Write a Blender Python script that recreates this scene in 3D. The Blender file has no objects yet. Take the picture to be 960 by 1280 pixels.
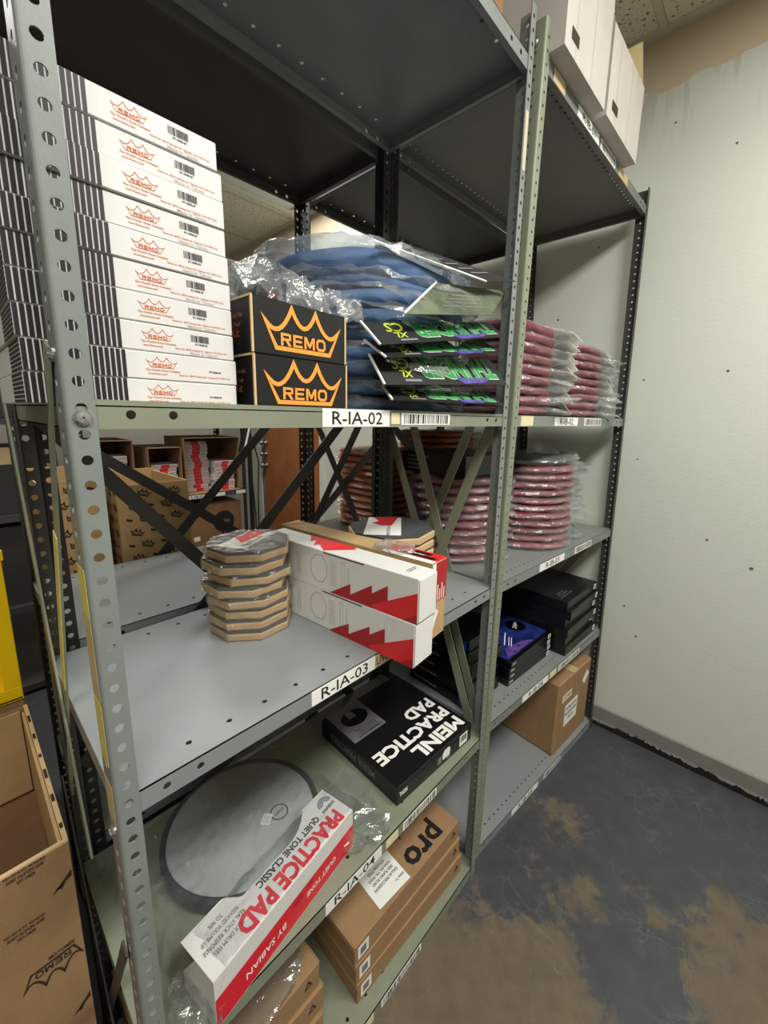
import bpy, bmesh, math, random
from mathutils import Vector, Matrix, Euler
random.seed(7)
PI = math.pi
scene = bpy.context.scene
COL = scene.collection

# ------------------------------------------------------------------ camera, world, lights, exposure
cam_d = bpy.data.cameras.new('camera')
cam = bpy.data.objects.new('camera', cam_d)
COL.objects.link(cam)
_R = Vector((0.67484713, -0.73764542, 0.02146121))
_U = Vector((0.12515706, 0.14306577, 0.98176774))
_F = Vector((0.72726684, 0.65985712, -0.18886905))
_m = Matrix((( _R.x, _U.x, -_F.x), (_R.y, _U.y, -_F.y), (_R.z, _U.z, -_F.z)))
cam.matrix_world = Matrix.Translation((-0.08801637, -0.53535871, 1.52016229)) @ _m.to_4x4()
cam_d.sensor_fit = 'AUTO'
cam_d.sensor_width = 36.0
cam_d.lens = 36.0 * 512.156 / 1280.0
cam_d.shift_x = -(491.974 - 480.0) / 1280.0
cam_d.shift_y = (618.600 - 640.0) / 1280.0
cam_d.clip_start = 0.01
scene.camera = cam

world = bpy.data.worlds.new('world')
scene.world = world
world.use_nodes = True
world.node_tree.nodes['Background'].inputs[0].default_value = (0.9, 0.95, 1.0, 1)
world.node_tree.nodes['Background'].inputs[1].default_value = 0.02

vs = scene.view_settings
vs.view_transform = 'Standard'
vs.look = 'None'
vs.gamma = 1.0
vs.use_curve_mapping = False
vs.exposure = -0.22

# light of the ceiling troffers (the fixtures themselves are built with the ceiling)
TROFFERS = [(-0.75, -1.15, 46), (0.85, -1.20, 66), (0.1, 1.62, 26), (1.25, 2.0, 26)]
CEIL = 2.99
for (lx, ly, pw) in TROFFERS:
    ld = bpy.data.lights.new('troffer_light', 'AREA')
    ld.shape = 'RECTANGLE'; ld.size = 1.12; ld.size_y = 0.5
    ld.energy = pw
    ld.color = (1.0, 0.985, 0.93)
    lo = bpy.data.objects.new('troffer_light', ld)
    lo.location = (lx, ly, CEIL - 0.035)
    COL.objects.link(lo)

# ------------------------------------------------------------------ materials
def lin(c):
    return tuple((x / 12.92 if x <= 0.04045 else ((x + 0.055) / 1.055) ** 2.4) for x in [v / 255.0 for v in c])
MATS = {}
def mat(name, rgb, rough=0.6, metal=0.0, var=0.0, vscale=12.0, bump=0.0, bscale=60.0, spec=0.5, rgb2=None, coat=0.0):
    m = bpy.data.materials.new(name); MATS[name] = m
    m.use_nodes = True
    nt = m.node_tree; N = nt.nodes; L = nt.links
    b = N['Principled BSDF']
    c = lin(rgb)
    b.inputs['Base Color'].default_value = (*c, 1)
    b.inputs['Roughness'].default_value = rough
    b.inputs['Metallic'].default_value = metal
    b.inputs['Specular IOR Level'].default_value = spec
    b.inputs['Coat Weight'].default_value = coat
    if var > 0 or rgb2 or bump > 0:
        tc = N.new('ShaderNodeTexCoord')
    if var > 0 or rgb2:
        no = N.new('ShaderNodeTexNoise'); no.inputs['Scale'].default_value = vscale
        no.inputs['Detail'].default_value = 6.0; no.inputs['Roughness'].default_value = 0.65
        L.new(tc.outputs['Object'], no.inputs['Vector'])
        cr = N.new('ShaderNodeValToRGB')
        c2 = lin(rgb2) if rgb2 else tuple(max(0, x * (1 - var)) for x in c)
        c1 = c if rgb2 else tuple(min(1, x * (1 + var)) for x in c)
        cr.color_ramp.elements[0].position = 0.32; cr.color_ramp.elements[0].color = (*c2, 1)
        cr.color_ramp.elements[1].position = 0.68; cr.color_ramp.elements[1].color = (*c1, 1)
        L.new(no.outputs['Fac'], cr.inputs['Fac'])
        L.new(cr.outputs['Color'], b.inputs['Base Color'])
    if bump > 0:
        n2 = N.new('ShaderNodeTexNoise'); n2.inputs['Scale'].default_value = bscale; n2.inputs['Detail'].default_value = 4
        L.new(tc.outputs['Object'], n2.inputs['Vector'])
        bp = N.new('ShaderNodeBump'); bp.inputs['Strength'].default_value = bump; bp.inputs['Distance'].default_value = 0.004
        L.new(n2.outputs['Fac'], bp.inputs['Height']); L.new(bp.outputs['Normal'], b.inputs['Normal'])
    return m
def film(name, tint=(255, 255, 255), clear=0.75, haze=0.12, rough=0.1, bump=0.6, bscale=35.0):
    m = bpy.data.materials.new(name); MATS[name] = m
    m.use_nodes = True
    nt = m.node_tree; N = nt.nodes; L = nt.links
    N.remove(N['Principled BSDF'])
    out = N['Material Output']
    tr = N.new('ShaderNodeBsdfTransparent'); tr.inputs[0].default_value = (*lin(tint), 1)
    gl = N.new('ShaderNodeBsdfGlossy'); gl.inputs['Roughness'].default_value = rough; gl.inputs[0].default_value = (1, 1, 1, 1)
    df = N.new('ShaderNodeBsdfDiffuse'); df.inputs[0].default_value = (0.9, 0.92, 0.92, 1)
    tc = N.new('ShaderNodeTexCoord')
    no = N.new('ShaderNodeTexNoise'); no.inputs['Scale'].default_value = bscale; no.inputs['Detail'].default_value = 5
    L.new(tc.outputs['Object'], no.inputs['Vector'])
    bp = N.new('ShaderNodeBump'); bp.inputs['Strength'].default_value = bump; bp.inputs['Distance'].default_value = 0.018
    L.new(no.outputs['Fac'], bp.inputs['Height'])
    L.new(bp.outputs['Normal'], gl.inputs['Normal'])
    fr = N.new('ShaderNodeLayerWeight'); fr.inputs['Blend'].default_value = 0.28
    L.new(bp.outputs['Normal'], fr.inputs['Normal'])
    mr = N.new('ShaderNodeMapRange'); mr.inputs['To Min'].default_value = 1 - clear - haze if 1 - clear - haze > 0.05 else 0.06; mr.inputs['To Max'].default_value = 0.45
    L.new(fr.outputs['Fresnel'], mr.inputs['Value'])
    m1 = N.new('ShaderNodeMixShader'); m1.inputs[0].default_value = haze
    L.new(tr.outputs[0], m1.inputs[1]); L.new(df.outputs[0], m1.inputs[2])
    m2 = N.new('ShaderNodeMixShader')
    L.new(mr.outputs[0], m2.inputs[0]); L.new(m1.outputs[0], m2.inputs[1]); L.new(gl.outputs[0], m2.inputs[2])
    L.new(m2.outputs[0], out.inputs['Surface'])
    return m

mat('steel', (126, 131, 127), 0.42, 0.0, 0.07, 9, 0.05, 200)
mat('steel_green', (130, 135, 116), 0.45, 0.0, 0.09, 8, 0.05, 200)
mat('steel_deck', (134, 139, 139), 0.34, 0.0, 0.06, 5, 0.04, 150)
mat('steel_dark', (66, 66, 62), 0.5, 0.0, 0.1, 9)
mat('steel_black_shade', (38, 38, 37), 0.5, 0.0, 0.1, 9)  # black straps and uprights; also shade put into the rear-row post colour
mat('zinc', (196, 198, 200), 0.25, 0.9)
mat('tape_yellow', (214, 200, 110), 0.55, 0, 0.12, 40)
mat('tape_tan', (196, 172, 128), 0.6, 0, 0.1, 30)
mat('tape_white', (196, 188, 160), 0.6, 0, 0.08, 60)
mat('paper', (238, 238, 232), 0.7)
mat('paper_cream', (226, 214, 172), 0.7, 0, 0.06, 80)
mat('ink', (18, 18, 20), 0.6)
mat('ink_grey', (120, 120, 120), 0.7)
mat('ink_faint', (196, 190, 182), 0.7)
mat('white_card', (215, 213, 211), 0.55, 0, 0.02, 30)
mat('white_box', (224, 223, 218), 0.5, 0, 0.02, 20)
mat('black_card', (20, 20, 21), 0.35, 0, 0.15, 20)
mat('black_gloss', (12, 12, 14), 0.25)
mat('black_print', (24, 24, 27), 0.5)
mat('remo_orange', (206, 108, 54), 0.6)
mat('remo_orange_bright', (255, 158, 62), 0.5)
mat('kraft', (154, 121, 85), 0.8, 0, 0.07, 25, 0.15, 120)
mat('kraft_light', (186, 154, 108), 0.8, 0, 0.07, 25, 0.15, 120)
mat('kraft_dark', (134, 98, 64), 0.8, 0, 0.08, 25, 0.15, 120)
mat('kraft_edge', (208, 178, 132), 0.85, 0, 0.1, 200)
mat('kraft_ink', (52, 36, 26), 0.8)
mat('white_carton', (190, 184, 176), 0.75, 0, 0.05, 9, 0.1, 90)
mat('carton_inside', (232, 214, 158), 0.8, 0, 0.05, 15)
mat('red_print', (224, 38, 42), 0.5)
mat('red_print_dark', (172, 28, 34), 0.5)
mat('sabian_red', (214, 26, 46), 0.4)
mat('red_foam', (140, 38, 54), 0.75, 0, 0.14, 14, 0.2, 60)
mat('blue_foam', (88, 118, 162), 0.7, 0, 0.12, 14, 0.2, 60)
mat('orange_foam', (214, 120, 40), 0.5, 0, 0.16, 18, 0.2, 60)
mat('wood_tan', (206, 176, 132), 0.7, 0, 0.08, 30, 0.1, 90)
mat('rubber_grey', (70, 74, 74), 0.6, 0, 0.08, 30)
mat('mesh_head', (176, 180, 178), 0.55, 0, 0.04, 6, 0.1, 400)
mat('rim_dark', (52, 54, 56), 0.4)
mat('green_print', (60, 168, 74), 0.45, 0, rgb2=(20, 110, 70), vscale=14)
mat('lime_print', (176, 196, 50), 0.45)
mat('purple_print', (106, 92, 180), 0.5, 0, rgb2=(60, 44, 120), vscale=40)
mat('card_back', (112, 122, 98), 0.4, rgb2=(56, 68, 50), vscale=12)
mat('galaxy', (42, 62, 150), 0.3, rgb2=(10, 9, 34), vscale=14)
mat('blue_print', (34, 52, 160), 0.35, 0, 0.2, 10)
mat('violet_print', (128, 92, 176), 0.35, rgb2=(30, 26, 80), vscale=34)
mat('yellow_plastic', (250, 208, 10), 0.35, 0, 0.04, 6)
mat('pink_card', (214, 70, 100), 0.55)
mat('door_wood', (186, 118, 66), 0.45, 0, rgb2=(160, 92, 46), vscale=5)
mat('frame_white', (222, 222, 214), 0.5)
mat('tbar', (206, 198, 180), 0.5)
mat('baseboard', (128, 126, 120), 0.55, 0, 0.08, 12)
mat('adhesive', (20, 20, 20), 0.7, 0, 0.3, 60)
mat('wall_plain', (206, 202, 190), 0.8, 0, 0.03, 6)
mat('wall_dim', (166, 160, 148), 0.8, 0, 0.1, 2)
mat('steel_mid', (112, 114, 110), 0.5, 0, 0.08, 9)
mat('far_dark', (52, 50, 48), 0.8)
mat('cable', (20, 20, 20), 0.5)
film('bag_film', (248, 250, 250), 0.82, 0.11, 0.09, 0.8, 30)
film('bag_film_hazy', (246, 248, 248), 0.82, 0.10, 0.10, 0.8, 24)
film('shrink', (250, 248, 244), 0.86, 0.03, 0.06, 0.6, 45)
film('bag_heavy', (246, 248, 248), 0.88, 0.05, 0.10, 0.7, 14)

def wall_material():
    m = bpy.data.materials.new('wall_paint'); MATS['wall_paint'] = m
    m.use_nodes = True; nt = m.node_tree; N = nt.nodes; L = nt.links; b = N['Principled BSDF']
    b.inputs['Roughness'].default_value = 0.55
    geo = N.new('ShaderNodeNewGeometry'); sp = N.new('ShaderNodeSeparateXYZ'); L.new(geo.outputs['Position'], sp.inputs[0])
    n1 = N.new('ShaderNodeTexNoise'); n1.inputs['Scale'].default_value = 5; n1.inputs['Detail'].default_value = 6; L.new(geo.outputs['Position'], n1.inputs['Vector'])
    mm = N.new('ShaderNodeMath'); mm.operation = 'MULTIPLY_ADD'; mm.inputs[1].default_value = 0.10; mm.inputs[2].default_value = -0.05
    L.new(n1.outputs['Fac'], mm.inputs[0])
    ad = N.new('ShaderNodeMath'); ad.operation = 'ADD'; L.new(sp.outputs['Z'], ad.inputs[0]); L.new(mm.outputs[0], ad.inputs[1])
    gt = N.new('ShaderNodeMath'); gt.operation = 'GREATER_THAN'; gt.inputs[1].default_value = 2.80; L.new(ad.outputs[0], gt.inputs[0])
    # scruffy run marks below the paint edge (stretched vertically)
    mp = N.new('ShaderNodeMapping'); mp.inputs['Scale'].default_value = (1, 26, 2.4); L.new(geo.outputs['Position'], mp.inputs['Vector'])
    n2 = N.new('ShaderNodeTexNoise'); n2.inputs['Scale'].default_value = 1.3; n2.inputs['Detail'].default_value = 5; L.new(mp.outputs[0], n2.inputs['Vector'])
    g1 = N.new('ShaderNodeMapRange'); g1.inputs['From Min'].default_value = 2.55; g1.inputs['From Max'].default_value = 2.80; L.new(sp.outputs['Z'], g1.inputs['Value'])
    th = N.new('ShaderNodeMapRange'); th.inputs['From Min'].default_value = 0.56; th.inputs['From Max'].default_value = 0.64; L.new(n2.outputs['Fac'], th.inputs['Value'])
    mu = N.new('ShaderNodeMath'); mu.operation = 'MULTIPLY'; L.new(g1.outputs[0], mu.inputs[0]); L.new(th.outputs[0], mu.inputs[1])
    mu2 = N.new('ShaderNodeMath'); mu2.operation = 'MULTIPLY'; mu2.inputs[1].default_value = 0.3; L.new(mu.outputs[0], mu2.inputs[0])
    n3 = N.new('ShaderNodeTexNoise'); n3.inputs['Scale'].default_value = 1.6; n3.inputs['Detail'].default_value = 4; L.new(geo.outputs['Position'], n3.inputs['Vector'])
    base = N.new('ShaderNodeMixRGB'); base.inputs[1].default_value = (*lin((212, 217, 207)), 1); base.inputs[2].default_value = (*lin((203, 208, 194)), 1); L.new(n3.outputs['Fac'], base.inputs[0])
    drip = N.new('ShaderNodeMixRGB'); drip.inputs[2].default_value = (*lin((150, 146, 132)), 1); L.new(mu2.outputs[0], drip.inputs[0]); L.new(base.outputs[0], drip.inputs[1])
    vo = N.new('ShaderNodeTexVoronoi'); vo.inputs['Scale'].default_value = 5.0; vo.inputs['Randomness'].default_value = 1.0; L.new(geo.outputs['Position'], vo.inputs['Vector'])
    lt = N.new('ShaderNodeMath'); lt.operation = 'LESS_THAN'; lt.inputs[1].default_value = 0.035; L.new(vo.outputs['Distance'], lt.inputs[0])
    vo2 = N.new('ShaderNodeTexVoronoi'); vo2.inputs['Scale'].default_value = 8.0; L.new(geo.outputs['Position'], vo2.inputs['Vector'])
    lt2 = N.new('ShaderNodeMath'); lt2.operation = 'LESS_THAN'; lt2.inputs[1].default_value = 0.04; L.new(vo2.outputs['Distance'], lt2.inputs[0])
    lmx = N.new('ShaderNodeMath'); lmx.operation = 'MAXIMUM'; L.new(lt.outputs[0], lmx.inputs[0]); L.new(lt2.outputs[0], lmx.inputs[1]); lt = lmx
    spot = N.new('ShaderNodeMixRGB'); spot.inputs[2].default_value = (*lin((92, 88, 80)), 1); L.new(lt.outputs[0], spot.inputs[0]); L.new(drip.outputs[0], spot.inputs[1])
    top = N.new('ShaderNodeMixRGB'); top.inputs[2].default_value = (*lin((206, 189, 163)), 1); L.new(gt.outputs[0], top.inputs[0]); L.new(spot.outputs[0], top.inputs[1])
    L.new(top.outputs[0], b.inputs['Base Color'])
    n4 = N.new('ShaderNodeTexNoise'); n4.inputs['Scale'].default_value = 90; L.new(geo.outputs['Position'], n4.inputs['Vector'])
    bp = N.new('ShaderNodeBump'); bp.inputs['Strength'].default_value = 0.18; bp.inputs['Distance'].default_value = 0.003; L.new(n4.outputs['Fac'], bp.inputs['Height']); L.new(bp.outputs[0], b.inputs['Normal'])
wall_material()

def floor_material():
    m = bpy.data.materials.new('floor_paint'); MATS['floor_paint'] = m
    m.use_nodes = True; nt = m.node_tree; N = nt.nodes; L = nt.links; b = N['Principled BSDF']
    geo = N.new('ShaderNodeNewGeometry')
    def blob(x, y, r, amp):
        vd = N.new('ShaderNodeVectorMath'); vd.operation = 'DISTANCE'; vd.inputs[1].default_value = (x, y, 0); L.new(geo.outputs['Position'], vd.inputs[0])
        mr = N.new('ShaderNodeMapRange'); mr.interpolation_type = 'SMOOTHSTEP'; mr.inputs['From Min'].default_value = 0; mr.inputs['From Max'].default_value = r
        mr.inputs['To Min'].default_value = amp; mr.inputs['To Max'].default_value = 0; L.new(vd.outputs['Value'], mr.inputs['Value'])
        return mr.outputs[0]
    def madd(a, c):
        n = N.new('ShaderNodeMath'); n.operation = 'ADD'; L.new(a, n.inputs[0]); L.new(c, n.inputs[1]); return n.outputs[0]
    n1 = N.new('ShaderNodeTexNoise'); n1.inputs['Scale'].default_value = 6.0; n1.inputs['Detail'].default_value = 12; n1.inputs['Roughness'].default_value = 0.74
    L.new(geo.outputs['Position'], n1.inputs['Vector'])
    s = n1.outputs['Fac']
    for (x, y, r, a) in ((0.70, -0.17, 0.34, 0.36), (0.45, -0.1, 0.4, 0.3), (0.80, -0.36, 0.30, 0.2), (1.33, -0.13, 0.20, 0.17), (1.12, -0.30, 0.25, 0.13), (1.20, -0.72, 0.34, 0.24), (1.45, -0.80, 0.3, 0.12), (1.8, -0.35, 0.55, -0.2), (0.985, -0.10, 0.10, -0.25), (1.0, -0.42, 0.16, -0.16)):
        s = madd(s, blob(x, y, r, a))
    cr = N.new('ShaderNodeMapRange'); cr.inputs['From Min'].default_value = 0.585; cr.inputs['From Max'].default_value = 0.665; L.new(s, cr.inputs['Value'])
    # scratches: thin warped lines
    def scratch(rot, sc, thr):
        mp = N.new('ShaderNodeMapping'); mp.inputs['Rotation'].default_value = (0, 0, rot); mp.inputs['Scale'].default_value = (sc, sc * 0.06, 1); L.new(geo.outputs['Position'], mp.inputs['Vector'])
        n = N.new('ShaderNodeTexNoise'); n.inputs['Scale'].default_value = 1.0; n.inputs['Detail'].default_value = 3; L.new(mp.outputs[0], n.inputs['Vector'])
        mr = N.new('ShaderNodeMapRange'); mr.inputs['From Min'].default_value = thr; mr.inputs['From Max'].default_value = thr + 0.06; L.new(n.outputs['Fac'], mr.inputs['Value'])
        return mr.outputs[0]
    sc = madd(scratch(0.5, 60, 0.66), madd(scratch(-0.9, 70, 0.67), scratch(1.5, 52, 0.68)))
    def cracks(scale, warp, wid, seed):
        nw = N.new('ShaderNodeTexNoise'); nw.inputs['Scale'].default_value = 9; nw.inputs['Detail'].default_value = 4; L.new(geo.outputs['Position'], nw.inputs['Vector'])
        sc_ = N.new('ShaderNodeVectorMath'); sc_.operation = 'SCALE'; sc_.inputs['Scale'].default_value = warp; L.new(nw.outputs['Color'], sc_.inputs[0])
        av = N.new('ShaderNodeVectorMath'); av.operation = 'ADD'; L.new(geo.outputs['Position'], av.inputs[0]); L.new(sc_.outputs[0], av.inputs[1])
        a2 = N.new('ShaderNodeVectorMath'); a2.operation = 'ADD'; a2.inputs[1].default_value = (seed, seed * .7, seed); L.new(av.outputs[0], a2.inputs[0])
        v = N.new('ShaderNodeTexVoronoi'); v.feature = 'DISTANCE_TO_EDGE'; v.inputs['Scale'].default_value = scale; L.new(a2.outputs[0], v.inputs['Vector'])
        mr = N.new('ShaderNodeMapRange'); mr.inputs['From Min'].default_value = 0; mr.inputs['From Max'].default_value = wid; mr.inputs['To Min'].default_value = 1; mr.inputs['To Max'].default_value = 0; L.new(v.outputs['Distance'], mr.inputs['Value'])
        return mr.outputs[0]
    sc = madd(sc, madd(cracks(9, .10, .022, 3.1), cracks(5, .16, .014, 8.7)))
    n5 = N.new('ShaderNodeTexNoise'); n5.inputs['Scale'].default_value = 3.2; L.new(geo.outputs['Position'], n5.inputs['Vector'])
    g5 = N.new('ShaderNodeMapRange'); g5.inputs['From Min'].default_value = 0.46; g5.inputs['From Max'].default_value = 0.62; g5.inputs['To Max'].default_value = 0.26; L.new(n5.outputs['Fac'], g5.inputs['Value'])
    ms = N.new('ShaderNodeMath'); ms.operation = 'MULTIPLY'; ms.use_clamp = True; L.new(sc, ms.inputs[0]); L.new(g5.outputs[0], ms.inputs[1])
    n2 = N.new('ShaderNodeTexNoise'); n2.inputs['Scale'].default_value = 18; n2.inputs['Detail'].default_value = 8; L.new(geo.outputs['Position'], n2.inputs['Vector'])
    blue = N.new('ShaderNodeMixRGB'); blue.inputs[1].default_value = (*lin((76, 78, 81)), 1); blue.inputs[2].default_value = (*lin((54, 56, 59)), 1); L.new(n2.outputs['Fac'], blue.inputs[0])
    br = N.new('ShaderNodeMixRGB'); br.inputs[1].default_value = (*lin((114, 101, 82)), 1); br.inputs[2].default_value = (*lin((80, 71, 58)), 1); L.new(n2.outputs['Fac'], br.inputs[0])
    mx = N.new('ShaderNodeMixRGB'); L.new(cr.outputs[0], mx.inputs[0]); L.new(blue.outputs[0], mx.inputs[1]); L.new(br.outputs[0], mx.inputs[2])
    m2 = N.new('ShaderNodeMixRGB'); m2.inputs[2].default_value = (*lin((122, 116, 106)), 1); L.new(ms.outputs[0], m2.inputs[0]); L.new(mx.outputs[0], m2.inputs[1])
    L.new(m2.outputs[0], b.inputs['Base Color'])
    rr = N.new('ShaderNodeMapRange'); rr.inputs['To Min'].default_value = 0.42; rr.inputs['To Max'].default_value = 0.75; L.new(cr.outputs[0], rr.inputs['Value']); L.new(rr.outputs[0], b.inputs['Roughness'])
    bp = N.new('ShaderNodeBump'); bp.inputs['Strength'].default_value = 0.2; bp.inputs['Distance'].default_value = 0.003; L.new(n2.outputs['Fac'], bp.inputs['Height']); L.new(bp.outputs[0], b.inputs['Normal'])
floor_material()

def tile_material():
    m = bpy.data.materials.new('ceiling_tile'); MATS['ceiling_tile'] = m
    m.use_nodes = True; nt = m.node_tree; N = nt.nodes; L = nt.links; b = N['Principled BSDF']
    b.inputs['Roughness'].default_value = 0.9
    geo = N.new('ShaderNodeNewGeometry')
    n1 = N.new('ShaderNodeTexNoise'); n1.inputs['Scale'].default_value = 70; n1.inputs['Detail'].default_value = 3; L.new(geo.outputs['Position'], n1.inputs['Vector'])
    cr = N.new('ShaderNodeValToRGB'); cr.color_ramp.elements[0].position = 0.34; cr.color_ramp.elements[0].color = (*lin((120, 108, 88)), 1)
    cr.color_ramp.elements[1].position = 0.42; cr.color_ramp.elements[1].color = (*lin((226, 217, 198)), 1)
    L.new(n1.outputs['Fac'], cr.inputs['Fac']); L.new(cr.outputs[0], b.inputs['Base Color'])
    bp = N.new('ShaderNodeBump'); bp.inputs['Strength'].default_value = 0.5; bp.inputs['Distance'].default_value = 0.004; L.new(n1.outputs['Fac'], bp.inputs['Height']); L.new(bp.outputs[0], b.inputs['Normal'])
tile_material()

# ------------------------------------------------------------------ mesh helpers
class MB:
    def __init__(s): s.v = []; s.f = []
    def add(s, vs, fs):
        o = len(s.v); s.v += [tuple(p) for p in vs]; s.f += [tuple(i + o for i in f) for f in fs]; return s
    def box(s, x0, x1, y0, y1, z0, z1):
        return s.add([(x0, y0, z0), (x1, y0, z0), (x1, y1, z0), (x0, y1, z0), (x0, y0, z1), (x1, y0, z1), (x1, y1, z1), (x0, y1, z1)],
                     [(0, 3, 2, 1), (4, 5, 6, 7), (0, 1, 5, 4), (1, 2, 6, 5), (2, 3, 7, 6), (3, 0, 4, 7)])
    def bar(s, a, b, w, t, side):
        """flat bar from a to b, width w across, thickness t along 'side'"""
        a = Vector(a); b = Vector(b); d = (b - a).normalized(); n = Vector(side).normalized(); u = d.cross(n).normalized() * (w / 2); n = n * (t / 2)
        vs = [a - u - n, a + u - n, a + u + n, a - u + n, b - u - n, b + u - n, b + u + n, b - u + n]
        return s.add(vs, [(0, 1, 2, 3), (4, 7, 6, 5), (0, 4, 5, 1), (1, 5, 6, 2), (2, 6, 7, 3), (3, 7, 4, 0)])
    def prism(s, pts, z0, z1):
        n = len(pts)
        s.add([(p[0], p[1], z0) for p in pts] + [(p[0], p[1], z1) for p in pts],
              [tuple(range(n - 1, -1, -1)), tuple(range(n, 2 * n))] + [(i, (i + 1) % n, n + (i + 1) % n, n + i) for i in range(n)])
        return s
    def tube(s, pts, r, n=8):
        pts = [Vector(p) for p in pts]; o = len(s.v); rings = []
        for i, p in enumerate(pts):
            d = (pts[min(i + 1, len(pts) - 1)] - pts[max(i - 1, 0)]).normalized()
            u = d.cross(Vector((0, 0, 1)) if abs(d.z) < 0.9 else Vector((1, 0, 0))).normalized(); w = d.cross(u)
            rings.append([tuple(p + (u * math.cos(2 * PI * k / n) + w * math.sin(2 * PI * k / n)) * r) for k in range(n)])
        vs = [q for rr in rings for q in rr]; fs = []
        for i in range(len(pts) - 1):
            for k in range(n): fs.append((i * n + k, i * n + (k + 1) % n, (i + 1) * n + (k + 1) % n, (i + 1) * n + k))
        fs.append(tuple(range(n - 1, -1, -1))); fs.append(tuple(range((len(pts) - 1) * n, len(pts) * n)))
        return s.add(vs, fs)
    def lathe(s, prof, n=24, c=(0, 0)):
        vs = []; fs = []
        for (r, z) in prof:
            for k in range(n): vs.append((c[0] + r * math.cos(2 * PI * k / n), c[1] + r * math.sin(2 * PI * k / n), z))
        for i in range(len(prof) - 1):
            for k in range(n): fs.append((i * n + k, i * n + (k + 1) % n, (i + 1) * n + (k + 1) % n, (i + 1) * n + k))
        fs.append(tuple(range(n - 1, -1, -1))); fs.append(tuple(range((len(prof) - 1) * n, len(prof) * n)))
        return s.add(vs, fs)
    def perf(s, fn, u0, u1, cells, t, hr=0.0055, n=12, uc=None, slot=1.0):
        """perforated sheet: fn(u, v, w) maps to 3D; cells = [(v0, v1, hole?)]; thickness t along w"""
        uc = (u0 + u1) / 2 if uc is None else uc
        for (v0, v1, h) in cells:
            if not h:
                P = [(u0, v0), (u1, v0), (u1, v1), (u0, v1)]
                s.add([fn(a, b, 0) for a, b in P] + [fn(a, b, t) for a, b in P], [(0, 1, 2, 3), (7, 6, 5, 4), (0, 4, 5, 1), (1, 5, 6, 2), (2, 6, 7, 3), (3, 7, 4, 0)])
                continue
            vc = (v0 + v1) / 2
            ci = []; re = []
            for k in range(n):
                a = 2 * PI * (k + 0.5) / n; ca, sa = math.cos(a), math.sin(a)
                ci.append((uc + hr * ca, vc + hr * slot * sa))
                tx = ((u1 - uc) if ca > 0 else (uc - u0)) / max(abs(ca), 1e-6); ty = ((v1 - vc) if sa > 0 else (vc - v0)) / max(abs(sa), 1e-6)
                tt = min(tx, ty); re.append((uc + tt * ca, vc + tt * sa))
            corners = [(u1, v1), (u0, v1), (u0, v0), (u1, v0)]
            vs = [fn(a, b, 0) for a, b in ci] + [fn(a, b, 0) for a, b in re] + [fn(a, b, t) for a, b in ci] + [fn(a, b, t) for a, b in re] + [fn(a, b, 0) for a, b in corners] + [fn(a, b, t) for a, b in corners]
            fs = []
            for k in range(n):
                j = (k + 1) % n
                def side(p): return (abs(p[0] - u1) < 1e-9, abs(p[0] - u0) < 1e-9, abs(p[1] - v1) < 1e-9, abs(p[1] - v0) < 1e-9)
                sk, sj = side(re[k]), side(re[j])
                same = any(x and y for x, y in zip(sk, sj))
                if same:
                    fs += [(k, n + k, n + j, j), (2 * n + k, 2 * n + j, 3 * n + j, 3 * n + k)]
                else:
                    mx, my = (re[k][0] + re[j][0]) / 2, (re[k][1] + re[j][1]) / 2
                    q = min(range(4), key=lambda i: (corners[i][0] - mx) ** 2 + (corners[i][1] - my) ** 2)
                    fs += [(k, n + k, 4 * n + q, n + j, j), (2 * n + k, 2 * n + j, 3 * n + j, 4 * n + 4 + q, 3 * n + k)]
                fs.append((k, j, 2 * n + j, 2 * n + k))
            c0 = 4 * n
            fs += [(c0, c0 + 4, c0 + 7, c0 + 3), (c0 + 1, c0 + 2, c0 + 6, c0 + 5)]
            s.add(vs, fs)
        return s
    def warp(s, fn): s.v = [tuple(fn(*p)) for p in s.v]; return s
    def xf(s, M): s.v = [tuple(M @ Vector(p)) for p in s.v]; return s
    def mesh(s, name, m=None, smooth=False, bevel=0.0, seg=2):
        me = bpy.data.meshes.new(name); me.from_pydata(s.v, [], s.f)
        if bevel > 0:
            bm = bmesh.new(); bm.from_mesh(me)
            bmesh.ops.bevel(bm, geom=list(bm.edges), offset=bevel, segments=seg, affect='EDGES', profile=0.5, clamp_overlap=True)
            bm.to_mesh(me); bm.free()
        if smooth:
            for p in me.polygons: p.use_smooth = True
        if m: me.materials.append(MATS[m])
        me.update(); return me
    def obj(s, name, m, parent=None, smooth=False, bevel=0.0, seg=2, loc=None, rot=None, label=None):
        return put(name, s.mesh(name, m, smooth, bevel, seg), parent, loc, rot, label)
def put(name, me, parent=None, loc=None, rot=None, label=None):
    o = bpy.data.objects.new(name, me); COL.objects.link(o)
    if parent: o.parent = parent
    if loc: o.location = loc
    if rot: o.rotation_euler = rot
    if label: o['label'] = label
    return o
def thing(name, label, cat, loc=(0, 0, 0), rotz=0.0, group=None, rot=None):
    o = bpy.data.objects.new(name, None); COL.objects.link(o)
    o.empty_display_size = 0.05
    o.location = loc; o.rotation_euler = rot if rot else (0, 0, rotz)
    o['label'] = label; o['category'] = cat
    if group: o['group'] = group
    return o
def tag(o, label, cat, group=None):
    o['label'] = label; o['category'] = cat
    if group: o['group'] = group
    return o
def struct(o): o['kind'] = 'structure'; return o

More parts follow.
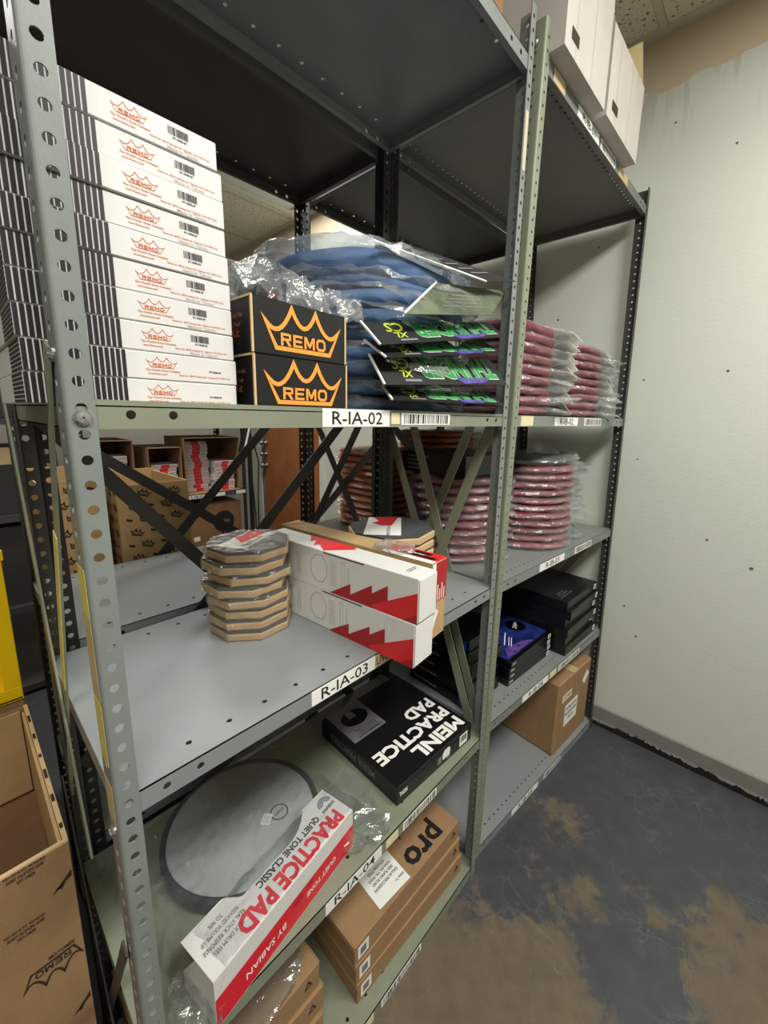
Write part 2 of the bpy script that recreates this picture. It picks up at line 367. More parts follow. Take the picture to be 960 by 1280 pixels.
_TXT = {}
def text_mesh(s, size, m, bold=0.0, shear=0.0, align='CENTER', space=1.0, sx=1.0):
    key = (s, size, m, bold, shear, align, space, sx)
    if key in _TXT: return _TXT[key]
    cu = bpy.data.curves.new('lettering', 'FONT'); cu.body = s; cu.size = size; cu.align_x = align; cu.align_y = 'CENTER'
    cu.offset = bold; cu.shear = shear; cu.space_character = space; cu.resolution_u = 2; cu.space_line = 0.9
    tmp = bpy.data.objects.new('tmp', cu)
    me = bpy.data.meshes.new_from_object(tmp)
    bpy.data.objects.remove(tmp); bpy.data.curves.remove(cu)
    me.name = 'lettering'
    if sx != 1.0:
        for v in me.vertices: v.co.x *= sx
    me.materials.clear(); me.materials.append(MATS[m])
    _TXT[key] = me; return me
FRONT = (PI / 2, 0, 0)            # faces -y
LEFT = (PI / 2, 0, -PI / 2)       # faces -x
TOP = (0, 0, 0)
def stroke(pts, t, closed=False):
    n = len(pts); L = []; R_ = []
    for i in range(n):
        p = Vector(pts[i])
        a = Vector(pts[i - 1]) if (i > 0 or closed) else None
        c = Vector(pts[(i + 1) % n]) if (i < n - 1 or closed) else None
        d1 = (p - a).normalized() if a is not None else (c - p).normalized()
        d2 = (c - p).normalized() if c is not None else d1
        n1 = Vector((-d1.y, d1.x)); n2 = Vector((-d2.y, d2.x)); mm = (n1 + n2)
        mm = mm.normalized() if mm.length > 1e-6 else n1
        k = t / 2 / max(0.35, mm.dot(n1))
        L.append((p.x + mm.x * k, p.y + mm.y * k, 0)); R_.append((p.x - mm.x * k, p.y - mm.y * k, 0))
    fs = [(i, (i + 1) % n, n + (i + 1) % n, n + i) for i in range(n if closed else n - 1)]
    return L + R_, [tuple(reversed(f)) for f in fs]
def crown_pts(w, h):
    T = [(0, .66), (.34, 1.0), (.66, 1.0), (1, .66)]
    pts = [(.14, 0)]
    for i in range(3):
        a, b = T[i], T[i + 1]; c = ((a[0] + b[0]) / 2, 0.10 if i != 1 else 0.16)
        for k in range(9):
            if k == 0 and i > 0: continue
            t = k / 8; pts.append(tuple((1 - t) ** 2 * a[j] + 2 * t * (1 - t) * c[j] + t * t * b[j] for j in (0, 1)))
    pts.append((.86, 0))
    pts.reverse()
    return [((x - .5) * w, (y - .5) * h) for x, y in pts]
_CR = {}
def crown_mesh(w, h, t, m, letters=True):
    key = (w, h, t, m)
    if key in _CR: return _CR[key]
    mb = MB(); v, f = stroke(crown_pts(w, h), t, True); mb.add(v, f)
    if letters:
        rc = lambda x0, y0, x1, y1: [(x0, y0), (x1, y0), (x1, y1), (x0, y1)]
        polys = [rc(0, 0, .24, 1), rc(.24, .80, .82, 1), rc(.24, .40, .82, .60), rc(.82, .44, 1.04, .96), [(.46, .40), (.78, 0), (1.08, 0), (.78, .40)]]
        polys += [[(x + 1.26, y) for x, y in p] for p in (rc(0, 0, .24, 1), rc(.24, .8, 1, 1), rc(.24, .4, .92, .6), rc(.24, 0, 1, .2))]
        polys += [[(x + 2.46, y) for x, y in reversed([(0, 0), (0, 1), (.27, 1), (.58, .44), (.89, 1), (1.16, 1), (1.16, 0), (.93, 0), (.93, .60), (.66, .12), (.50, .12), (.23, .60), (.23, 0)])]]
        o, f4 = stroke([(.12, .28), (.28, .10), (.82, .10), (.98, .28), (.98, .72), (.82, .90), (.28, .90), (.12, .72)], .22, True)
        W4 = 4.92; k = w * .61 / W4; ky = h * .31
        tr = lambda x, y: ((x - W4 / 2) * k, (y - .5) * ky - h * .27, 0)
        for p in polys: mb.add([tr(*q) for q in p], [tuple(range(len(p)))])
        mb.add([tr(q[0] + 3.80, q[1]) for q in o], f4)
    me = mb.mesh('crown_logo', m); _CR[key] = me; return me
_BC = {}
def barcode_mesh(w, h, m='ink', seed=1):
    key = (round(w, 4), round(h, 4), m, seed)
    if key in _BC: return _BC[key]
    rnd = random.Random(seed); mb = MB(); x = -w / 2
    while x < w / 2 - 0.001:
        b = w * rnd.choice((.012, .018, .026, .036)); g = w * rnd.choice((.012, .02, .03)); b = min(b, w / 2 - x)
        mb.add([(x, -h / 2, 0), (x + b, -h / 2, 0), (x + b, h / 2, 0), (x, h / 2, 0)], [(0, 1, 2, 3)]); x += b + g
    me = mb.mesh('barcode', m); _BC[key] = me; return me
def rect_mesh(w, h, m, t=0.0004):
    return MB().box(-w / 2, w / 2, -h / 2, h / 2, -t, 0).mesh('sticker', m)
ORD = ['bottom', 'second', 'third', 'fourth', 'fifth', 'sixth', 'seventh', 'eighth', 'ninth', 'tenth', 'eleventh', 'twelfth', 'thirteenth', 'fourteenth']
def ordn(i, n): return 'bottommost' if i == 0 else ('topmost' if i == n - 1 else ORD[i] + ' from the bottom')

# ------------------------------------------------------------------ the room
X0, X1, Y0, Y1 = -2.6, 1.99, -2.4, 3.9
fl = struct(MB().box(X0, X1 + .1, Y0, Y1, -0.05, 0).obj('floor', 'floor_paint'))
ce = struct(MB().box(X0, X1 + .1, Y0, Y1, CEIL + .012, CEIL + .06).obj('ceiling', 'tbar'))
tile_me = MB().box(-.294, .294, -.294, .294, CEIL - .004, CEIL + .012).mesh('ceiling_tile', 'ceiling_tile', bevel=.004, seg=1)
trof_cells = set()
nx, ny = 8, 11
for i in range(nx):
    for j in range(ny):
        x = X1 - .33 - i * .61; y = Y0 + .25 + j * .61
        if x < X0 or y > Y1 - .2: continue
        put('ceiling_tile', tile_me, ce, (x, y, 0))
bars = MB()
for i in range(nx + 1): bars.box(X1 - .025 - i * .61 - .012, X1 - .025 - i * .61 + .012, Y0, Y1, CEIL - .007, CEIL + .012)
for j in range(ny + 1): bars.box(X0, X1, Y0 - .055 + j * .61 - .012, Y0 - .055 + j * .61 + .012, CEIL - .0078, CEIL + .0118)
bars.box(X1 - .045, X1, Y0, Y1, CEIL - .0095, CEIL + .0125)
bars.obj('ceiling_grid', 'tbar', ce)
DY0, DY1, DZ = 2.17, 3.08, 2.08
wr = MB().box(X1, X1 + .1, Y0, DY0, 0, CEIL + .05).box(X1, X1 + .1, DY1, Y1, 0, CEIL + .05).box(X1, X1 + .1, DY0, DY1, DZ, CEIL + .05)
wr = struct(wr.obj('wall_right', 'wall_paint'))
struct(MB().box(X0, X1 + .1, Y1, Y1 + .08, 0, CEIL + .05).obj('wall_back', 'wall_plain'))
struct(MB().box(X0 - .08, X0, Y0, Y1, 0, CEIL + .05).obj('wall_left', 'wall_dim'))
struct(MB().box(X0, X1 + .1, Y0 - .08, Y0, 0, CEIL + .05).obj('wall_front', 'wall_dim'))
bb = MB().add([(X1 - .001, Y0, .012), (X1 - .012, Y0, .022), (X1 - .008, Y0, .035), (X1 - .006, Y0, .098), (X1 - .001, Y0, .104),
               (X1 - .001, DY0 - .06, .012), (X1 - .012, DY0 - .06, .022), (X1 - .008, DY0 - .06, .035), (X1 - .006, DY0 - .06, .098), (X1 - .001, DY0 - .06, .104)],
              [(i, i + 1, i + 6, i + 5) for i in range(4)] + [(4, 3, 2, 1, 0), (5, 6, 7, 8, 9), (4, 0, 5, 9)])
bb = struct(bb.obj('baseboard_right', 'baseboard'))
rnd = random.Random(3)
zs = []; n = 420; h = .018
for i in range(n + 1):
    h += rnd.uniform(-.006, .006); h = min(.034, max(.012, h)); zs.append(h + (rnd.uniform(.004, .01) if rnd.random() < .1 else 0))
ys = [-1.4 + 1.9 * i / n for i in range(n + 1)]
vs_ = [(X1 - .0135, y, .0) for y in ys] + [(X1 - .0135, y, z) for y, z in zip(ys, zs)] + [(X1 - .0095, y, 0) for y in ys] + [(X1 - .0095, y, z) for y, z in zip(ys, zs)]
N1 = n + 1
MB().add(vs_, [f for i in range(n) for f in ((i + 1, i, N1 + i, N1 + i + 1), (N1 + i, 3 * N1 + i, 3 * N1 + i + 1, N1 + i + 1))]).obj('adhesive_residue', 'adhesive', bb, label='ragged black adhesive showing under the grey baseboard')
# door in the right wall, far back
d1 = MB().box(X1 + .012, X1 + .05, DY0, DY1, .008, DZ).obj('door_1', 'door_wood'); struct(d1)
for z, r in ((1.243, .026), (1.137, .024), (1.028, .030)):
    MB().lathe([(0.004, 0), (r, .001), (r, .007), (.012, .009), (.012, .030), (r * .8, .036), (r * .95, .05), (r * .6, .062), (.003, .064)], 20).obj('door_knob', 'zinc', d1, smooth=True, loc=(X1 + .012, DY1 - .055, z), rot=(0, -PI / 2, 0))
for z in (.35, 1.05, 1.8): MB().box(X1 + .004, X1 + .013, DY0 + .001, DY0 + .014, z - .05, z + .05).obj('hinge', 'zinc', d1)
struct(MB().box(X1 - .014, X1 + .012, DY1, DY1 + .07, 0, DZ + .07).box(X1 - .014, X1 + .012, DY0 - .07, DY0, 0, DZ + .07).box(X1 - .014, X1 + .012, DY0, DY1, DZ, DZ + .07).obj('trim_1', 'frame_white', bevel=.003))
# ceiling light fixtures
POS = ['over the aisle left of the shelving', 'over the aisle near the right wall', 'behind the shelving over the rear aisle', 'over the rear aisle near the door']
for k, (lx, ly, pw) in enumerate(TROFFERS):
    t = thing('ceiling_light', 'white recessed fluorescent ceiling light ' + POS[k], 'ceiling light', (lx, ly, CEIL - .03), group='ceiling lights')
    MB().box(-.62, .62, -.30, -.26, 0, .02).box(-.62, .62, .26, .30, 0, .02).box(-.62, -.57, -.26, .26, 0, .02).box(.57, .62, -.26, .26, 0, .02).obj('frame', 'frame_white', t)
    MB().box(-.57, .57, -.26, .26, .010, .016).obj('diffuser', 'frame_white', t)

# ------------------------------------------------------------------ slotted-angle shelving units
PITCH = 0.0273; TS = .0022; WF = .027; WS = .040
def post_mesh(H, sx, sy, m, warp=None, wf=WF, ws=WS, hr=.0055):
    """L post with its corner at 0,0; flanges run towards sx (front flange) and sy (side flange)"""
    mb = MB(); r = .005
    nh = int((H - .012) / PITCH)
    cells = [(.006 + i * PITCH, .006 + (i + 1) * PITCH, True) for i in range(nh)]
    cells = [(0, .006, False)] + cells + [(cells[-1][1], H, False)]
    mb.perf(lambda u, v, w: (sx * u, sy * w, v), r, wf, cells, TS, hr=hr, uc=.0145)
    mb.perf(lambda u, v, w: (sx * w, sy * u, v), r, ws, cells, TS, hr=hr, uc=.022)
    arc = [(r - r * math.cos(a), r - r * math.sin(a)) for a in [PI / 2 * k / 4 for k in range(5)]]
    ri = r - TS
    arci = [(r - ri * math.cos(a), r - ri * math.sin(a)) for a in [PI / 2 * k / 4 for k in range(5)]]
    n = 5
    vs = [(sx * x, sy * y, 0) for x, y in arc] + [(sx * x, sy * y, H) for x, y in arc] + [(sx * x, sy * y, 0) for x, y in arci] + [(sx * x, sy * y, H) for x, y in arci]
    fs = []
    for k in range(n - 1): fs += [(k, k + 1, n + k + 1, n + k), (2 * n + k + 1, 2 * n + k, 3 * n + k, 3 * n + k + 1), (n + k, n + k + 1, 3 * n + k + 1, 3 * n + k)]
    mb.add(vs, fs)
    if warp: mb.warp(warp)
    return mb.mesh('post', m)
def shelf_mb(W, D, z, lip, pitch=.0625, deck_drop=0.0, rows=True, hr=.0045):
    """deck + four turned-down lips, local: x 0..W, y 0..D, deck top at z"""
    mb = MB(); a = .004; zt = z - deck_drop; t = .0016
    def band(y0, y1):
        n = max(1, int((W - .09) / pitch)); s = (W - n * pitch) / 2
        cells = [(a, s, False)] + [(s + i * pitch, s + (i + 1) * pitch, True) for i in range(n)] + [(s + n * pitch, W - a, False)]
        mb.perf(lambda u, v, w: (v, u, zt - w), y0, y1, cells, t, hr=hr, n=10)
    if rows:
        mb.box(a, W - a, .0024, .028, zt - t, zt); band(.028, .052); mb.box(a, W - a, .052, D - .052, zt - t, zt); band(D - .052, D - .028); mb.box(a, W - a, D - .028, D - .0024, zt - t, zt)
    else:
        mb.box(a, W - a, .0024, D - .0024, zt - t, zt)
    e = [.060, .105, W - .105, W - .060]
    def lipcells():
        c = []; p = a
        for q in e: c += [(p, q - .012, False), (q - .012, q + .012, True)]; p = q + .012
        return c + [(p, W - a, False)]
    mb.perf(lambda u, v, w: (v, .0024 + w, u), z - lip, z, lipcells(), .0018, hr=.0052, n=12)
    mb.perf(lambda u, v, w: (v, D - .0024 - w, u), z - lip, z, lipcells(), .0018, hr=.0052, n=12)
    mb.box(a, a + .0018, .004, D - .004, z - lip, z - t); mb.box(W - a - .0018, W - a, .004, D - .004, z - lip, z - t)
    # returns under the lips
    mb.box(a, W - a, .004, .016, z - lip, z - lip + .0016); mb.box(a, W - a, D - .016, D - .004, z - lip, z - lip + .0016)
    mb.box(a, a + .014, .016, D - .016, z - lip, z - lip + .0016); mb.box(W - a - .014, W - a, .016, D - .016, z - lip, z - lip + .0016)
    return mb
LIP = .0316
def bolt(parent, loc, rot):
    mb = MB().lathe([(.0085, 0), (.0085, .002), (.006, .0045), (.002, .005)], 14)
    mb.box(-.0052, .0052, -.0009, .0009, .0036, .0056).box(-.0009, .0009, -.0052, .0052, .0036, .0056)
    return mb.obj('bolt', 'zinc', parent, loc=loc, rot=rot)
def shelf_sticker(shelf, txt, x0, x1, z0, z1, fn=None, m='paper', bold=.0002, size=None):
    """flat sticker on the front lip (and its lettering) as sub-parts of the shelf"""
    y = .0024
    w, h = x1 - x0, z1 - z0
    mb = MB().box(x0, x1, y - .0007, y - .0001, z0, z1)
    if fn: mb.warp(fn)
    st = mb.obj('sticker', m, shelf)
    if txt == '|':
        v = barcode_mesh(w * .9, h * .78); src = [(q.co.x + (x0 + x1) / 2, y - .0010, q.co.y + (z0 + z1) / 2) for q in v.vertices]; fs = [tuple(p.vertices) for p in v.polygons]
    elif txt:
        v = text_mesh(txt, size or h * 1.05, 'ink', bold=bold)
        xs = [q.co.x for q in v.vertices]; ysz = [q.co.y for q in v.vertices]
        k = min(w * .9 / (max(xs) - min(xs)), 1.25); cx = (max(xs) + min(xs)) / 2; cy = (max(ysz) + min(ysz)) / 2
        src = [((q.co.x - cx) * k + (x0 + x1) / 2, y - .0010, (q.co.y - cy) + (z0 + z1) / 2) for q in v.vertices]; fs = [tuple(p.vertices) for p in v.polygons]
    else: return st
    mb = MB().add(src, fs)
    if fn: mb.warp(fn)
    mb.obj('lettering', 'ink', shelf)
    return st

# --- unit with shelves R-IA (front row, near)
WA, DA = .958, .459
ZA = [.0316, .532, 1.036, 1.531, 2.3445]
ua = thing('shelving_unit', 'grey slotted-angle steel shelving unit nearest the camera with shelf labels R-IA', 'shelving')
HA = 2.445
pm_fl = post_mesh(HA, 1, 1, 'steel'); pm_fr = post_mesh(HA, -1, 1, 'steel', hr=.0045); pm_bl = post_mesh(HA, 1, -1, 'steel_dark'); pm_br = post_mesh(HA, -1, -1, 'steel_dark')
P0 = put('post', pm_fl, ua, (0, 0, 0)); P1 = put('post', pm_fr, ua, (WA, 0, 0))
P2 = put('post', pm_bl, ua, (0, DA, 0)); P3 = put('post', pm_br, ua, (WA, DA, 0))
shelfA = []
for z, m in zip(ZA, ('steel_green', 'steel_green', 'steel_deck', 'steel_green', 'steel')):
    shelfA.append(shelf_mb(WA, DA, z, LIP, deck_drop=(.006 if z > 1.4 and z < 2 else 0)).obj('shelf', m, ua))
# yellow and tan tape on the outside of the near post
for (za, zb_, m_, l_) in ((1.285, 1.345, 'tape_yellow', 'yellow tape'), (1.09, 1.175, 'tape_yellow', 'yellow tape'), (1.18, 1.285, 'tape_tan', 'tan tape'), (1.0, 1.06, 'tape_tan', 'tan tape')):
    MB().box(-.0006, -.0001, .004, .038, za, zb_).obj('tape', m_, P0, label=l_)
MB().box(-.022, -.009, -.0008, -.0001, 2.11, 2.235).obj('tape', 'tape_white', P1, label='peeling white tape')
bolt(P0, (.0145, 0, 1.5115), (PI / 2, .4, 0)); bolt(P0, (0, .02, .985), (0, -PI / 2, 0)); bolt(P0, (0, .02, 1.575), (0, -PI / 2, 0))
# labels
s5, s4, s3, s2, s1 = shelfA
shelf_sticker(s2, 'R-IA-02', .330, .488, 1.5005, 1.5300)
shelf_sticker(s2, '|', .522, .686, 1.5035, 1.5265)
shelf_sticker(s2, '', .493, .517, 1.505, 1.526, m='paper_cream')
shelf_sticker(s3, 'R-IA-03', .299, .459, 1.0055, 1.0350)
shelf_sticker(s3, 'LIVE', .461, .500, 1.0075, 1.0335, m='tape_tan')
shelf_sticker(s4, 'R-IA-04', .324, .490, .5015, .5310)
shelf_sticker(s4, '|', .566, .705, .503, .527)
shelf_sticker(s4, '', .505, .548, .504, .527, m='paper_cream')
shelf_sticker(s5, '|', .500, .665, .003, .027)
shelf_sticker(s5, '', .440, .472, .003, .027, m='paper_cream')
def brace(parent, a, b, side, m, w=.03, t=.003, name='brace', lab=None):
    return MB().bar(a, b, w, t, side).obj(name, m, parent, label=lab)
# right end X braces (between the two units)
XR = WA - .006
brace(ua, (XR, .335, 1.51), (XR, .135, .96), (1, 0, 0), 'steel_green'); brace(ua, (XR - .004, .040, 1.51), (XR - .004, .245, .97), (1, 0, 0), 'steel_green')
brace(ua, (XR, .215, .98), (XR, .035, .50), (1, 0, 0), 'steel_green'); brace(ua, (XR - .004, .30, .50), (XR - .004, .42, .05), (1, 0, 0), 'steel_dark')
# left end braces
brace(ua, (-.004, .022, 1.585), (-.004, .36, .80), (1, 0, 0), 'steel_green', .02)
brace(ua, (-.008, .46, 1.56), (-.008, .19, .80), (1, 0, 0), 'steel_green', .02)
brace(ua, (-.004, .03, .78), (-.004, .44, .06), (1, 0, 0), 'steel_dark', .02); brace(ua, (-.008, .44, .78), (-.008, .05, .06), (1, 0, 0), 'steel_dark', .02)
MB().bar((-.0062, .118, 1.363), (-.0062, .235, 1.09), .0205, .0012, (1, 0, 0)).obj('tape', 'tape_yellow', ua, label='yellow tape on the side brace')
# back X brace
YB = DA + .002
brace(ua, (.03, YB, 1.515), (.93, YB, .36), (0, 1, 0), 'steel_dark'); brace(ua, (.93, YB + .004, 1.66), (.03, YB + .004, .76), (0, 1, 0), 'steel_black_shade')

# --- unit with shelves R-IB (front row, against the right wall); it leans a little
WB = .976
def wB(x, y, z):
    t = z / 2.4
    lx, ly = .9836 - .0145 * t, .0182 - .0381 * t
    rx, ry = 1.9604 - .0157 * t, -.0717 + .0319 * t
    s = x / WB
    return (lx + (rx - lx) * s, ly + (ry - ly) * s + y * (1 + .10 * t), z)
ub = thing('shelving_unit', 'grey slotted-angle steel shelving unit against the right wall with shelf labels R-IB', 'shelving')
ZB = [.0331, .5348, 1.0313, 1.5298, 2.3635]
HB = 2.43
def post_b(sx, sy, x, y, m): return put('post', post_mesh(HB, sx, sy, m, hr=.0038, warp=lambda a, b, c: wB(x + a, y + b, c)), ub)
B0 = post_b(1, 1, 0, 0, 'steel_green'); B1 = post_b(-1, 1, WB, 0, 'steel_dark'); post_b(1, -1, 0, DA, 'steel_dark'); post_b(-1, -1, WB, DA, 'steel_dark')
shelfB = []
for z, m in zip(ZB, ('steel_deck', 'steel', 'steel', 'steel', 'steel_mid')):
    shelfB.append(shelf_mb(WB, DA, z, LIP, pitch=.0285, hr=.0035).warp(wB).obj('shelf', m, ub))
b5, b4, b3, b2, b1 = shelfB
def xB(X, z): # world x on the front plane -> local x
    t = z / 2.4; lx = .9836 - .0145 * t; rx = 1.9604 - .0157 * t; return (X - lx) / (rx - lx) * WB
for sh, txt, xa, xb, z, m in ((b2, '', 1.025, 1.098, 1.5298, 'paper_cream'), (b2, 'R-IB-02', 1.245, 1.43, 1.5298, 'paper'), (b2, '|', 1.49, 1.66, 1.5298, 'paper'),
                           (b3, 'R-IB-03', 1.245, 1.44, 1.0313, 'paper'), (b3, '|', 1.535, 1.70, 1.0313, 'paper'),
                           (b4, 'R-IB-04', 1.215, 1.41, .5348, 'paper'), (b4, '', 1.425, 1.48, .5348, 'paper_cream'), (b4, '|', 1.50, 1.70, .5348, 'paper'),
                           (b5, 'R-IB-05', 1.22, 1.42, .0331, 'paper'), (b5, '|', 1.47, 1.62, .0331, 'paper'),
                           (b1, '', 1.03, 1.10, 2.3635, 'tape_tan'), (b1, 'R-IB-01', 1.19, 1.36, 2.3635, 'paper'), (b1, '|', 1.375, 1.52, 2.3635, 'paper'), (b1, '', 1.56, 1.66, 2.3635, 'tape_tan')):
    shelf_sticker(sh, txt, xB(xa, z), xB(xb, z), z - .0295, z - .002, fn=wB, m=m)
bolt(B0, (.966, .005, 2.385), (0, -PI / 2, 0))
YBB = DA + .006
for a, b_, m in (((.03, YBB, 1.50), (.55, YBB, 1.06), 'steel_dark'), ((.93, YBB, 1.50), (.45, YBB, 1.06), 'steel_dark')):
    MB().bar(a, b_, .03, .003, (0, 1, 0)).warp(wB).obj('brace', m, ub)
for (a, b_) in (((-.004, .128, 1.5), (-.004, .335, .97)), ((-.008, .445, 1.5), (-.008, .235, .97)), ((WB - .024, .06, 1.0), (WB - .024, .40, .45)), ((-.004, .19, .97), (-.004, .02, .50))):
    MB().bar(a, b_, .028, .003, (1, 0, 0)).warp(lambda x, y, z: wB(x + .012, y, z)).obj('brace', 'steel_green', ub)

# --- rear row, back to back with the front row
def rear_unit(label, x0, y0, W, D, zs, deckm, postm):
    u = thing('shelving_unit', label, 'shelving', (x0, y0, 0))
    H = 2.44
    for (sx, sy, x, y) in ((1, 1, 0, 0), (-1, 1, W, 0), (1, -1, 0, D), (-1, -1, W, D)):
        key = ('rp', sx, sy, postm)
        if key not in _BC: _BC[key] = post_mesh(H, sx, sy, postm)
        put('post', _BC[key], u, (x, y, 0))
    for z, m in zip(zs, deckm): shelf_mb(W, D, z, LIP).obj('shelf', m, u)
    return u
ur = rear_unit('shadow-toned steel shelving unit behind the nearest one, its middle shelf empty', .028, .481, .93, .455, [.04, .55, 1.042, 2.335], ['steel', 'steel', 'steel_deck', 'steel_dark'], 'steel_black_shade')  # posts coloured near-black to stand for the shadow they are in
brace(ur, (.02, .457, 1.52), (.90, .457, .84), (0, 1, 0), 'steel_black_shade', .032); brace(ur, (.90, .461, 1.62), (.02, .461, .70), (0, 1, 0), 'steel_black_shade', .032)
for (a, b_) in (((.925, .03, 1.60), (.925, .43, 1.0)), ((.921, .43, 1.60), (.921, .03, 1.0)), ((.004, .43, 1.5), (.004, .03, .9))): brace(ur, a, b_, (1, 0, 0), 'steel_black_shade', .03)
us = rear_unit('shadow-toned steel shelving unit in the rear row beside the right wall holding orange bagged pads', .982, .490, .955, .455, [.04, .55, 1.035, 1.531, 2.35], ['steel_dark'] * 5, 'steel_black_shade')  # these posts carry their shadow in the colour too
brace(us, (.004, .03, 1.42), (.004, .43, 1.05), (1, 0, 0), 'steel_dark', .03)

# ------------------------------------------------------------------ object builders
def boxm(w, d, h, m, bevel=.0015, name='body'):
    return MB().box(-w / 2, w / 2, -d / 2, d / 2, 0, h).mesh(name, m, bevel=bevel, seg=1)
def fit_text(s, w, m, h=None, bold=0.0, shear=0.0, size=.01):
    """text mesh scaled to width w (and height h)"""
    key = ('fit', s, round(w, 5), m, h, bold, shear)
    if key in _TXT: return _TXT[key]
    src = text_mesh(s, 1.0, m, bold=bold, shear=shear)
    xs = [q.co.x for q in src.vertices]; ys_ = [q.co.y for q in src.vertices]
    k = w / (max(xs) - min(xs)); ky = k if h is None else h / (max(ys_) - min(ys_))
    cx, cy = (max(xs) + min(xs)) / 2, (max(ys_) + min(ys_)) / 2
    me = MB().add([((q.co.x - cx) * k, (q.co.y - cy) * ky, 0) for q in src.vertices], [tuple(p.vertices) for p in src.polygons]).mesh('lettering', m)
    _TXT[key] = me; return me
def quads(rects, m, name='print'):
    mb = MB()
    for (x0, x1, y0, y1) in rects: mb.add([(x0, y0, 0), (x1, y0, 0), (x1, y1, 0), (x0, y1, 0)], [(0, 1, 2, 3)])
    return mb.mesh(name, m)
def polym(pts, m, name='print'):
    return MB().add([(x, y, 0) for x, y in pts], [tuple(range(len(pts)))]).mesh(name, m)
def superell(a, rx, ry, n):
    c, s = math.cos(a), math.sin(a)
    return (rx * math.copysign(abs(c) ** (2 / n), c), ry * math.copysign(abs(s) ** (2 / n), s))
def pad_mesh(rx, ry, h, m, n=2.0, seg=40, seed=0, wob=.0015, sag=0.0):
    rnd = random.Random(seed)
    prof = [(.0, 0), (.90, 0), (.965, .10), (.993, .28), (1.0, .5), (.993, .72), (.965, .90), (.90, 1.0), (0, 1.0)]
    ph = [rnd.uniform(0, 6.28) for _ in range(4)]
    vs, fs = [], []
    for (r, t) in prof[1:-1]:
        for k in range(seg):
            a = 2 * PI * k / seg; x, y = superell(a, rx, ry, n)
            wv = wob * (math.sin(2 * a + ph[0]) + math.sin(5 * a + ph[1]))
            vs.append((x * r, y * r, h * t + wv - sag * r * r))
    R = len(prof) - 2
    for i in range(R - 1):
        for k in range(seg): fs.append((i * seg + k, i * seg + (k + 1) % seg, (i + 1) * seg + (k + 1) % seg, (i + 1) * seg + k))
    fs.append(tuple(range(seg - 1, -1, -1))); fs.append(tuple(range((R - 1) * seg, R * seg)))
    return MB().add(vs, fs).mesh('pad', m, smooth=True)
def bag_mesh(rx, ry, h, m, n=2.6, seg=44, seed=0, flaps=(), rough=.004):
    """closed wrinkled film pillow; flaps = [(angle, halfwidth, length, dz)] pulled-out bag ends"""
    rnd = random.Random(seed)
    rings = [(.35, 1.03), (.7, 1.05), (.9, 1.0), (1.0, .78), (1.04, .5), (1.0, .22), (.9, .0), (.7, -.03), (.35, -.02)]
    vs, fs = [], []
    for i, (r, t) in enumerate(rings):
        for k in range(seg):
            a = 2 * PI * k / seg; x, y = superell(a, rx, ry, n)
            ex = 0; dz = 0; fl = 0
            for (fa, hw, ln, dzz) in flaps:
                da = abs((a - fa + PI) % (2 * PI) - PI)
                if da < hw:
                    f = math.cos(da / hw * PI / 2) ** .5; ex = max(ex, ln * f); dz += dzz * f; fl = max(fl, f)
            w = max(0, (r - .7) / .34)
            px, py = x * r, y * r
            if ex:
                L = math.hypot(x, y); px += x / L * ex * w; py += y / L * ex * w
            zz = h * t
            zz = zz * (1 - .85 * fl * w) + h * .5 * .85 * fl * w + dz * w
            am = rough * (.35 if r < .8 else 1.0) * (1 + 1.6 * fl)
            j = rnd.uniform(-1, 1)
            vs.append((px + am * .7 * rnd.uniform(-1, 1), py + am * .7 * rnd.uniform(-1, 1), zz + am * j * .8))
    R = len(rings)
    for i in range(R - 1):
        for k in range(seg):
            A, B, C_, D = i * seg + k, i * seg + (k + 1) % seg, (i + 1) * seg + (k + 1) % seg, (i + 1) * seg + k
            fs.append((A, D, C_, B))
    fs.append(tuple(range(seg))); fs.append(tuple(range(R * seg - 1, (R - 1) * seg - 1, -1)))
    return MB().add(vs, fs).mesh('bag', m)

# ------------------------------------------------------------------ shelf R-IA-02: white pad boxes
wbw, wbd, wbh = .232, .228, .0334
m_body = boxm(wbw, wbd, wbh - .0006, 'white_card', .0012)
fx0 = -wbw / 2
stripes = [(fx0 + .0006 + i * .0056, fx0 + .0006 + i * .0056 + .0041, .0005, wbh - .0012) for i in range(17)]
m_str = quads(stripes, 'black_print', 'stripe_print')
m_side = quads([(-.085 + 0.0, -.0002, .0012 + i * .0046, .0012 + i * .0046 + .0030) for i in range(7)], 'black_print', 'stripe_print')
m_crown = crown_mesh(.036, .0125, .0007, 'remo_orange')
m_bar = barcode_mesh(.024, .0085, 'ink', 5)
m_t1 = fit_text("The World's Drum Company", .040, 'remo_orange', bold=.02)
m_t2 = fit_text('www.Remo.com', .022, 'remo_orange', bold=.02)
m_t3 = fit_text('RT-0008-00', .016, 'ink', bold=.02)
m_t4 = fit_text('Remo Inc. 28101 Industry Dr. Valencia, CA 91355 U.S.A.', .068, 'remo_orange', bold=.02)
m_t5 = fit_text('Made in Taiwan', .036, 'ink_faint', bold=.02)
rnd = random.Random(11)
zz = 1.5252
wx = [.0925, .0925, .091, .091, .090, .089, .088, .085, .086, .081]
wz = [0, 0, 0, -.004, .002, .006, -.004, .010, -.006, -.010]
